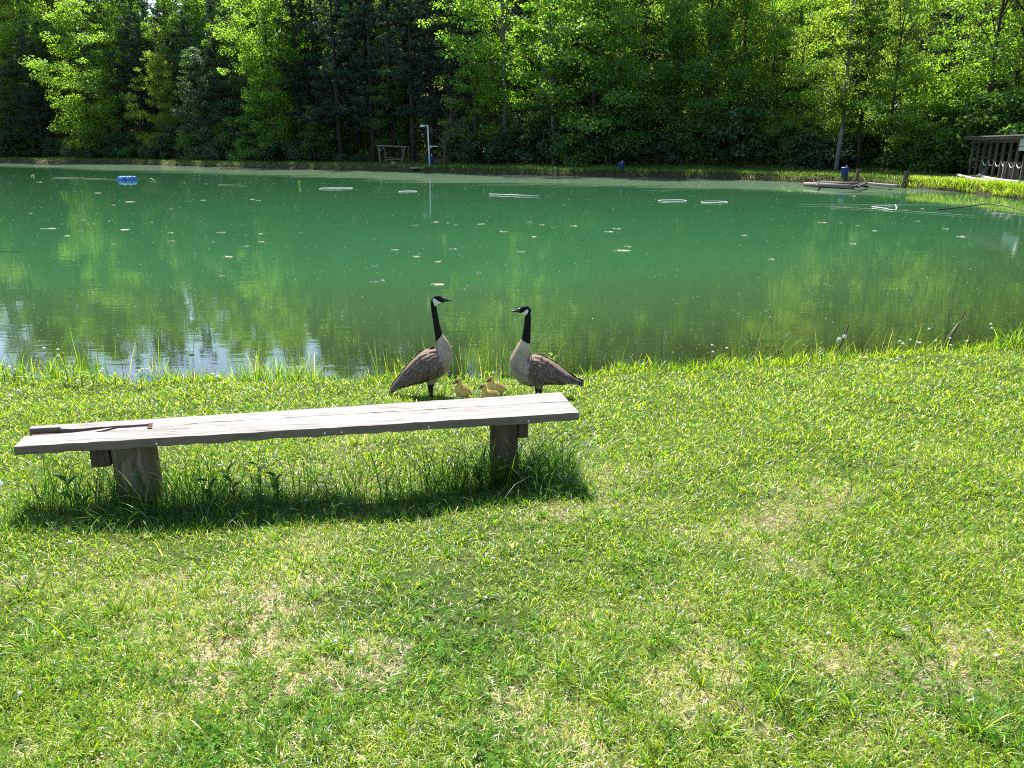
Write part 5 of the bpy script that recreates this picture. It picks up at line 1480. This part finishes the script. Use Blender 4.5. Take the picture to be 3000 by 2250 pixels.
# 3: dry thatch lying flat
P, sd = sample_lawn(210000, 1.15, 7, 2.5); bare = field(P, BAREW); th = fbm(P[:, 0], P[:, 1], 61, 2.2)
k_ = rng.uniform(size=len(P)) < np.clip((.26 + bare + (th - .5) * 1.4) * smooth(8, 3.5, P[:, 1]), 0.05, 1); P, sd = P[k_], sd[k_]; n = len(P)
add_blades(P, sd, rng.uniform(.02, .06, n), rng.uniform(.0014, .003, n), rng.uniform(1.35, 1.95, n), rng.uniform(.1, .4, n), [1, 1, 0, 6, 0, 40], small=True)
V = np.concatenate([a for a, b, c in parts]); off = np.cumsum([0] + [len(a) for a, b, c in parts[:-1]])
Fc = np.concatenate([b + o_ for (a, b, c), o_ in zip(parts, off)]); Cc = np.concatenate([c for a, b, c in parts])
print('LAWN tris', len(Fc))
tag(link('lawn_grass', mesh_np('lawn_grass', V, Fc, M['blade'], Cc)), kind='stuff')

# clover leaves close to the ground
P, sd = sample_lawn(62000, 1.15, 8, 2.2); cl = field(P, CLOVW); f2 = fbm(P[:, 0], P[:, 1], 300, 1.8)
k_ = rng.uniform(size=len(P)) < np.clip(cl * 1.0 + (f2 - .5) * .9, .02, 1) * (1 - .75 * field(P, BAREW)); P, sd = P[k_], sd[k_]; n = len(P)
Z = height(P, sd) + rng.uniform(.012, .045, n); a0 = rng.uniform(0, 6.28, n); r = rng.uniform(.0038, .0075, n) * (1 + .5 * smooth(2, 8, P[:, 1])); tl = rng.normal(size=(n, 2)) * .35
Vs, Fs, Cs = [], [], []
c_ = np.array([.085, .185, .016]) * rng.uniform(.7, 1.5, (n, 1)) * (1 + rng.normal(size=(n, 3)) * .08)
for q in range(3):
    a = a0 + q * 2.094; ca, sa = np.cos(a), np.sin(a)
    def pt_(u, v):
        x, y = (u * ca - v * sa) * r, (u * sa + v * ca) * r
        return np.column_stack([P[:, 0] + x, P[:, 1] + y, Z + x * tl[:, 0] + y * tl[:, 1]])
    Vs.append(np.stack([pt_(.1, 0), pt_(1.0, -.8), pt_(1.75, -.42), pt_(1.75, .42), pt_(1.0, .8)], 1).reshape(-1, 3)); Cs.append(np.repeat(c_, 5, 0))
b_ = 0
for q in range(3):
    i = np.arange(n)[:, None] * 5 + b_; Fs.append(np.concatenate([i + np.array(z) for z in ([0, 1, 2], [0, 2, 3], [0, 3, 4])])); b_ += n * 5
tag(link('clover_leaves', mesh_np('clover_leaves', np.concatenate(Vs), np.concatenate(Fs), M['clover'], np.concatenate(Cs))), kind='stuff')

# tall unmown grass: beneath the bench and round its posts, and along the water edge
parts = []
def gate(P, lim, f=1.3, seed=500): return P[fbm(P[:, 0], P[:, 1], seed, f) > lim]
bl, be = np.array(bench.location), e_s
def under(n, s0, s1, w0, w1):
    s_ = rng.uniform(s0, s1, n); w_ = rng.uniform(w0, w1, n); return (FL[None, :2] + e_s[None, :2] * s_[:, None] + e_w[None, :2] * w_[:, None])
def tall(P, hlo, hhi, w=(.0032, .006), lean=(.05, .5), curve=(.1, 1.0), cw=(20, 14, 40, 4, 14, 4)):
    sd = pond_sd(P); n = len(P); hh_ = hlo + (hhi - hlo) * rng.uniform(0, 1, n) ** 1.6
    add_blades(P, sd, hh_, rng.uniform(*w, n), rng.uniform(*lean, n), rng.uniform(*curve, n), cw, tipdry=.12)
DK = np.array([.42, .58, .7])  # darker long-grass green that also paints the bench shadow deeper
num0 = len(parts)
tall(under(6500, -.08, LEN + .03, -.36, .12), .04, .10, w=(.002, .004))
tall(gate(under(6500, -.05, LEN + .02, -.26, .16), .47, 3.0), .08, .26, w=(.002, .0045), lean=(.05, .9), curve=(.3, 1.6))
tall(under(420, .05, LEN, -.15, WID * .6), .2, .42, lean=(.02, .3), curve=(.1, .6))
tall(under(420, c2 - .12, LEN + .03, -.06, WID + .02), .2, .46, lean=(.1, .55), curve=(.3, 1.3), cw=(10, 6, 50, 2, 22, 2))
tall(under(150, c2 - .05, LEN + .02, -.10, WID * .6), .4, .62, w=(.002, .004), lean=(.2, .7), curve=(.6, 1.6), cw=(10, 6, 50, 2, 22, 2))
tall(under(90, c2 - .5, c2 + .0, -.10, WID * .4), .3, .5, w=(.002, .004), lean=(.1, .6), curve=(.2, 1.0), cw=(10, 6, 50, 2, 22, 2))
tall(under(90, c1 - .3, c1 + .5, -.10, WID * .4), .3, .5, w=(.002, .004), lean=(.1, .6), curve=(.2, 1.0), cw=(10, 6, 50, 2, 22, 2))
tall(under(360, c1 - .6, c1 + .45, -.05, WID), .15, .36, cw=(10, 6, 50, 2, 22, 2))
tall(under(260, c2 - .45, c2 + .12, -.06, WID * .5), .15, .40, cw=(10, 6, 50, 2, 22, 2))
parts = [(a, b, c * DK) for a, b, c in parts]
nr_ = POND[3:13]
def edge_pts(n, x0, x1, s0, s1):
    x = rng.uniform(x0, x1, n); ys = np.interp(x, nr_[:, 0], nr_[:, 1]); return np.column_stack([x, ys - rng.uniform(s0, s1, n)])
def gate(P, lim, f=1.3, seed=500): return P[fbm(P[:, 0], P[:, 1], seed, f) > lim]
tall(gate(edge_pts(6500, -8.5, 9.5, -.05, .30), .36), .07, .2, w=(.005, .009), lean=(.05, .6), cw=(30, 26, 22, 10, 8, 4))
tall(gate(edge_pts(1900, -6.8, -1.1, -.18, .22), .40, .9), .16, .40, w=(.005, .009), lean=(.02, .3), curve=(.05, .5), cw=(26, 20, 34, 6, 10, 2))
tall(edge_pts(120, -5.2, .6, -.22, .12), .40, .68, w=(.004, .007), lean=(.0, .22), curve=(.0, .35), cw=(10, 10, 40, 2, 10, 2))
tall(gate(edge_pts(1000, 1.2, 8, -.05, .25), .45, 1.2), .12, .30, w=(.006, .011), lean=(.1, .6), cw=(30, 26, 26, 6, 8, 4))
tall(edge_pts(45, 2.6, 5.4, -.08, .16), .35, .62, w=(.004, .007), lean=(.05, .35), curve=(.1, .8), cw=(10, 10, 30, 6, 10, 20))
cl_ = edge_pts(400, 6.2, 7.4, -.1, .35); tall(cl_, .25, .55, w=(.007, .012), lean=(.05, .55), curve=(.2, 1.0), cw=(26, 16, 40, 2, 12, 2))
V = np.concatenate([a for a, b, c in parts]); off = np.cumsum([0] + [len(a) for a, b, c in parts[:-1]])
tag(link('tall_grass', mesh_np('tall_grass', V, np.concatenate([b + o_ for (a, b, c), o_ in zip(parts, off)]), M['blade'], np.concatenate([c for a, b, c in parts]))), kind='stuff')

# grass of the far bank and of the sunlit right bank
parts = []
def far_pts(n, x0, x1, s0, s1):
    px_ = rng.uniform(x0, x1, n); xs = np.array([a for a, b in FAR_PX][::-1], float)
    fx_ = np.interp(px_, xs, np.array([p[0] for p in FAR])[::-1]); fy_ = np.interp(px_, xs, np.array([p[1] for p in FAR])[::-1])
    e_ = rng.uniform(s0, s1, n); return np.column_stack([fx_ * (1 + e_ / fy_), fy_ + e_])
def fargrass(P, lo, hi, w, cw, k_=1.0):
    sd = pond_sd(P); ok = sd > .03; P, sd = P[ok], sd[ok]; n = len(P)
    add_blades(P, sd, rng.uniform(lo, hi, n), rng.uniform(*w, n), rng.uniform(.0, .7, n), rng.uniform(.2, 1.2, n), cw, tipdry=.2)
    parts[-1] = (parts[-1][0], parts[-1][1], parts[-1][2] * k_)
fargrass(far_pts(26000, -150, 2640, .3, 12.5), .10, .26, (.02, .045), (8, 2, 60, 0, 8, 1), .62)  # darkened blade colours paint in tree shade the bank lacks
fargrass(far_pts(13000, -150, 2640, .04, 1.0), .2, .42, (.018, .035), (8, 2, 60, 0, 8, 3), .62)  # waterline fringe darkened for tree shade as well
rb = np.array([at(3000, 584)[:2], at(2865, 567)[:2], FAR[0]]); 
def right_pts(n, s0, s1, ext=1.0):
    t_ = rng.uniform(-.5, 1.0, n); i_ = np.interp(t_, [-.5, 0, .45, 1], [-.5, 0, 1, 2])
    x = np.interp(i_, [-.5, 0, 1, 2], [rb[0, 0] + .2, rb[0, 0], rb[1, 0], rb[2, 0]]); y = np.interp(i_, [-.5, 0, 1, 2], [rb[0, 1] - 6, rb[0, 1], rb[1, 1], rb[2, 1]])
    e_ = rng.uniform(s0, s1, n); return np.column_stack([x + e_ * .93, y + e_ * .36 * smooth(0, 1, i_)])
fargrass(right_pts(24000, .2, 12), .05, .14, (.015, .035), (40, 34, 10, 14, 4, 6))
fargrass(right_pts(9000, .04, 1.3), .2, .48, (.015, .03), (36, 34, 14, 10, 4, 6))
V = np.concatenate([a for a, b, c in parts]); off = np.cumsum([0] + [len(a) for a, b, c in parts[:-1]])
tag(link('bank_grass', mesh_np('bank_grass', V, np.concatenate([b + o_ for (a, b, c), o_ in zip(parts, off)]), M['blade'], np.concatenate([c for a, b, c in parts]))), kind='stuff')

# ------------------------------------------------------------------ single plants near the water
M['petal'] = simple_mat('white petals', (0.80, 0.80, 0.76), (0.72, 0.72, 0.66), 40, 0.8)
M['petal_yellow'] = simple_mat('yellow petals', (0.75, 0.55, 0.03), (0.65, 0.45, 0.02), 40, 0.8)
M['stem'] = leaf_mat('green stems', (0.09, 0.16, 0.03), (0.14, 0.24, 0.03), .3, gloss=.05)
M['weed'] = leaf_mat('broad weed leaves', (0.13, 0.25, 0.025), (0.34, 0.50, 0.03), .5, gloss=.02, hue_alt=(.16, .26, .03))
M['weed_dark'] = leaf_mat('plantain leaves', (0.06, 0.14, 0.03), (0.16, 0.30, 0.03), .5, gloss=.02)
M['stick'] = simple_mat('brown stick', (0.09, 0.06, 0.042), (0.045, 0.03, 0.022), 20, 0.85, (4, 4, 1))

_b = MB()
for q in range(46):     # round flower head of many small petals
    d = Vector(unit(rng.normal(size=3))); d.z = abs(d.z) * 1.0 - .35; a = d.orthogonal().normalized()
    p = d * .009; _b.add([p - a * .0022, p + a * .0022, p + d * .004], [(0, 1, 2)])
_b.lathe([(.002, -.006), (.008, -.003), (.0095, .002), (.006, .007), (.001, .009)], 9)
HEAD = _b.mesh('flower_head', M['petal'])
_b = MB()
for q in range(220):
    d = Vector(unit(rng.normal(size=3))); a = d.orthogonal().normalized(); p = d * .010
    _b.add([p - a * .0006, p + a * .0006, p + d * .010 + a * .002, p + d * .010 - a * .002], [(0, 1, 2, 3)])
PUFF = _b.mesh('flower_head', M['petal'])
STEMS = [MB().tube([(0, 0, -.02), (.006, 0, .045), (.0, .004, .1)], [.0014, .0012, .001], 5).mesh('stem', M['stem'])]
def flower(px, py, hgt, head, sc, name, label, group, cat='flower', gp=None):
    g = ground_at(px, py) if gp is None else np.array([gp[0], gp[1], hz(*gp)])
    o = empty(name, g, label, cat, group, random.uniform(0, 6.28))
    st = link('stem', STEMS[0], o); st.scale = (1, 1, hgt / .1)
    hd = link('flower_head', head, o, loc=(0, .004, hgt)); hd.scale = (sc,) * 3
    return o
rand_f = [(rng.uniform(60, 2950), rng.uniform(1120, 2150)) for _ in range(34)]
for px_, py_ in rand_f:
    if 30 < px_ < 1720 and 1120 < py_ < 1550: continue
    flower(px_, py_, random.uniform(.035, .06), HEAD, random.uniform(.45, .75), 'clover_flower', 'small round white clover flower in the lawn', 'white clover flowers in the lawn', 'clover flower')
for px_, py_, h_ in ((2083, 1062, .22), (2087, 1066, .15), (2125, 1064, .19), (2630, 1040, .18), (2640, 1045, .16), (2660, 1038, .19), (2680, 1042, .17), (2690, 1040, .15), (2735, 1038, .17), (2775, 1035, .2), (2780, 1040, .12), (2828, 1030, .14), (2712, 1030, .3), (2892, 1015, .3), (2895, 1018, .26), (2520, 1060, .05), (2535, 1062, .06),
                     (2610, 1068, .06), (2628, 1066, .07), (2190, 1075, .06), (40, 1130, .2), (52, 1132, .18), (145, 1110, .36), (185, 1108, .34), (182, 1112, .28), (300, 1132, .16), (310, 1130, .18), (425, 1135, .2), (440, 1132, .19), (572, 1100, .3), (630, 1148, .18), (640, 1150, .16), (1445, 1125, .12), (60, 1168, .08), (230, 1150, .12), (35, 1190, .1)):
    o = flower(px_, py_, h_, HEAD, 1.5, 'white_wildflower', 'white wildflower on a thin stem in the grass at the water edge', 'white wildflowers at the water edge', 'wildflower')
flower(2447, 1072, .31, PUFF, 1.35, 'dandelion_clock', 'white dandelion clock left one of the pair by the dark forked stick', 'dandelion clocks', 'dandelion')
flower(2463, 1070, .34, PUFF, 1.2, 'dandelion_clock', 'white dandelion clock right one of the pair, nearest the dark forked stick', 'dandelion clocks', 'dandelion')
flower(18, 1520, .20, PUFF, 1.2, 'dandelion_clock', 'lone dandelion clock at the left frame edge beside the bench shadow', 'dandelion clocks', 'dandelion')
for px_, py_ in ((130, 1118), (235, 1130), (640, 1140), (2128, 1170), (210, 1622), (2700, 1150), (900, 1495)):
    flower(px_, py_, .06, HEAD, .9, 'yellow_flower', 'tiny yellow flower in the grass', 'tiny yellow flowers in the grass').children[1].data = with_mat(HEAD, M['petal_yellow'])

def stick(px, py, tip, fork, label):
    g = ground_at(px, py); t_ = at_y(tip[0], tip[1], g[1]) - g
    o = empty('stick', g, label, 'stick', 'sticks stuck in the bank')
    m1, m2 = t_ * .35 + np.array([-.012, 0, .01]), t_ * .7 + np.array([.01, .01, -.005])
    MB().tube([-t_ * .1, (0, 0, 0), m1, m2, t_], [.011, .011, .010, .0085, .0075], 7).build('shaft', M['stick'], o, True)
    if fork: MB().tube([t_ * .62, t_ * .66 + np.array([.06, -.01, .02]), t_ * .68 + np.array([.09, 0, .03])], [.006, .005, .004], 6).build('side_twig', M['stick'], o, True)
    MB().tube([t_ * .98, t_ * .99 + np.array([.015, 0, -.02])], [.005, .003], 5).build('broken_tip', M['stick'], o, True)
stick(2450, 1055, (2486, 951), True, 'dark forked broken stick standing in the grass by the dandelion clocks')
stick(2772, 1026, (2828, 910), False, 'long thin curved dark stick leaning over the water at right')
g = ground_at(2280, 1045)
t = MB().lathe([(.015, -.05), (.02, .0), (.022, .09), (.012, .10)], 8).build('stub', M['stick'], None, loc=g, rot=(.1, .15, 0)); tag(t, 'short black stub poking from the grass at the water edge', 'stub')

# broad leaves
def leaf_blade(L=1.0, W=.3, droop=.35, n=5):
    V, Fc = [], []
    for i in range(n + 1):
        f = i / n; w_ = W * math.sin(math.pi * (f * .9 + .06)) * .5; z = .0 + f * .0 - droop * f * f
        for s in (-1, 0, 1): V.append((f * L, s * w_, z * L + abs(s) * w_ * .35))
    for i in range(n):
        for s in range(2): Fc.append((i * 3 + s, i * 3 + s + 1, i * 3 + 4 + s, i * 3 + 3 + s))
    return V, Fc
_b = MB(); _b.add(*leaf_blade()); LEAF_LONG = _b.mesh('leaf', M['weed'], True)
_b = MB(); _b.add(*leaf_blade(1, .55, .25)); LEAF_OVAL = _b.mesh('leaf', M['weed_dark'], True)
_b = MB(); _b.add(*leaf_blade(1, .55, .25)); LEAF_OVAL_B = _b.mesh('leaf', M['weed'], True)
def weed(px, py, hgt, nl, leaf, label, group, ll, upright=True, gp=None):
    g = ground_at(px, py) if gp is None else np.array([gp[0], gp[1], hz(*gp)])
    o = empty('leafy_weed', g, label, 'weed', group)
    MB().tube([(0, 0, -.03), (.005, .003, hgt * .5), (0, 0, hgt)], [.004, .0035, .002], 6).build('stem', M['stem'], o)
    for q in range(nl):
        f = (q + 1) / nl if upright else .1; a = q * 2.4 + random.uniform(-.3, .3)
        lf = link('leaf', leaf, o, loc=(0, 0, hgt * f * .98)); L = ll * random.uniform(.8, 1.15) * (1 - .25 * f)
        lf.scale = (L, L, L); lf.rotation_euler = (0, -random.uniform(.5, 1.1) if upright else -random.uniform(.7, 1.3), a)
    return o
for px_, py_, h_, nl in ((15, 1122, .17, 9), (45, 1125, .19, 10), (75, 1128, .15, 9), (98, 1132, .13, 8), (200, 1128, .24, 9), (222, 1132, .20, 8), (242, 1134, .16, 8), (275, 1136, .14, 7), (340, 1138, .15, 6), (415, 1140, .18, 6)):
    weed(px_, py_, h_, nl, LEAF_LONG, 'bright leafy weed in the clump at the left water edge', 'leafy weeds at the left water edge', .095)
weed(1172, 1122, .22, 7, LEAF_LONG, 'bright long-leaved weed behind the tail of the right-facing goose', None, .10)
weed(1618, 1090, .22, 8, LEAF_LONG, 'bright long-leaved weed behind the back of the left-facing goose', None, .13)
weed(2355, 1048, .15, 7, LEAF_OVAL_B, 'bright round-leaved weed left of the pair of dandelion clocks', 'round-leaved weeds at the right water edge', .065)
weed(2395, 1050, .22, 7, LEAF_OVAL_B, 'taller round-leaved weed just left of the dandelion clocks', 'round-leaved weeds at the right water edge', .065)
for s_, w_, h_ in ((.2, .05, .17), (.32, -.1, .12), (.95, -.05, .18), (1.05, .05, .12), (1.18, .15, .2), (1.28, .08, .15), (.98, .3, .14), (1.9, .1, .12), (2.45, .05, .12), (2.75, .02, .1), (1.55, .12, .12)):
    if s_ > LEN: continue
    p = FL[:2] + e_s[:2] * s_ * 1.0 + e_w[:2] * w_
    weed(0, 0, h_, 5, LEAF_OVAL, 'broad oval-leaved weed in the shade beneath the bench', 'broad-leaved weeds beneath the bench', .085, gp=p)
# seed-head grasses leaning over the water at right
def seed_grass(px, py, tips, label):
    g = ground_at(px, py); o = empty('seed_grass', g, label, 'grass stem', 'seeding grass stems at the water edge')
    P = [np.zeros(3)] + [at_y(a, b, g[1] + .03) - g for a, b in tips]; P = catmull(P, 5)
    MB().tube(P, list(np.linspace(.0032, .0012, len(P))), 5).build('stalk', M['stem'], o, True)
    mb = MB()
    for q in range(26):
        f = random.uniform(.6, 1.0); p = Vector(P[int(f * (len(P) - 1))]); d = Vector((random.uniform(-1, 1), random.uniform(-1, 1), random.uniform(-.2, .8))) * .025
        mb.add([p, p + d * .9 + Vector((.002, 0, .001)), p + d * 1.25, p + d * .9 - Vector((.002, 0, .001))], [(0, 1, 2, 3)])
    h_ = mb.build('seed_head', M['line'], o); h_['kind'] = 'stuff'
seed_grass(2205, 1040, [(2192, 975), (2170, 925), (2150, 906)], 'arching bare grass stem left of the tall seed grasses')
seed_grass(2272, 1040, [(2262, 965), (2252, 925), (2242, 908)], 'tall upright seeding grass stem above the black stub')
seed_grass(2190, 1050, [(2186, 1015), (2184, 985)], 'short feathery seed grass left of the black stub')
seed_grass(2285, 1045, [(2290, 1010), (2300, 985), (2320, 972)], 'seeding grass bending right beside the black stub')
seed_grass(565, 1120, [(566, 1040), (570, 985), (575, 945)], 'tall thick-headed grass stem at left rising over the sky reflection')
seed_grass(365, 1125, [(355, 1050), (340, 990), (328, 948)], 'tall thin grass stem leaning left over the sky reflection')
seed_grass(1362, 1110, [(1362, 1070), (1362, 1030)], 'upright grass stem between the leftmost gosling and the pond')
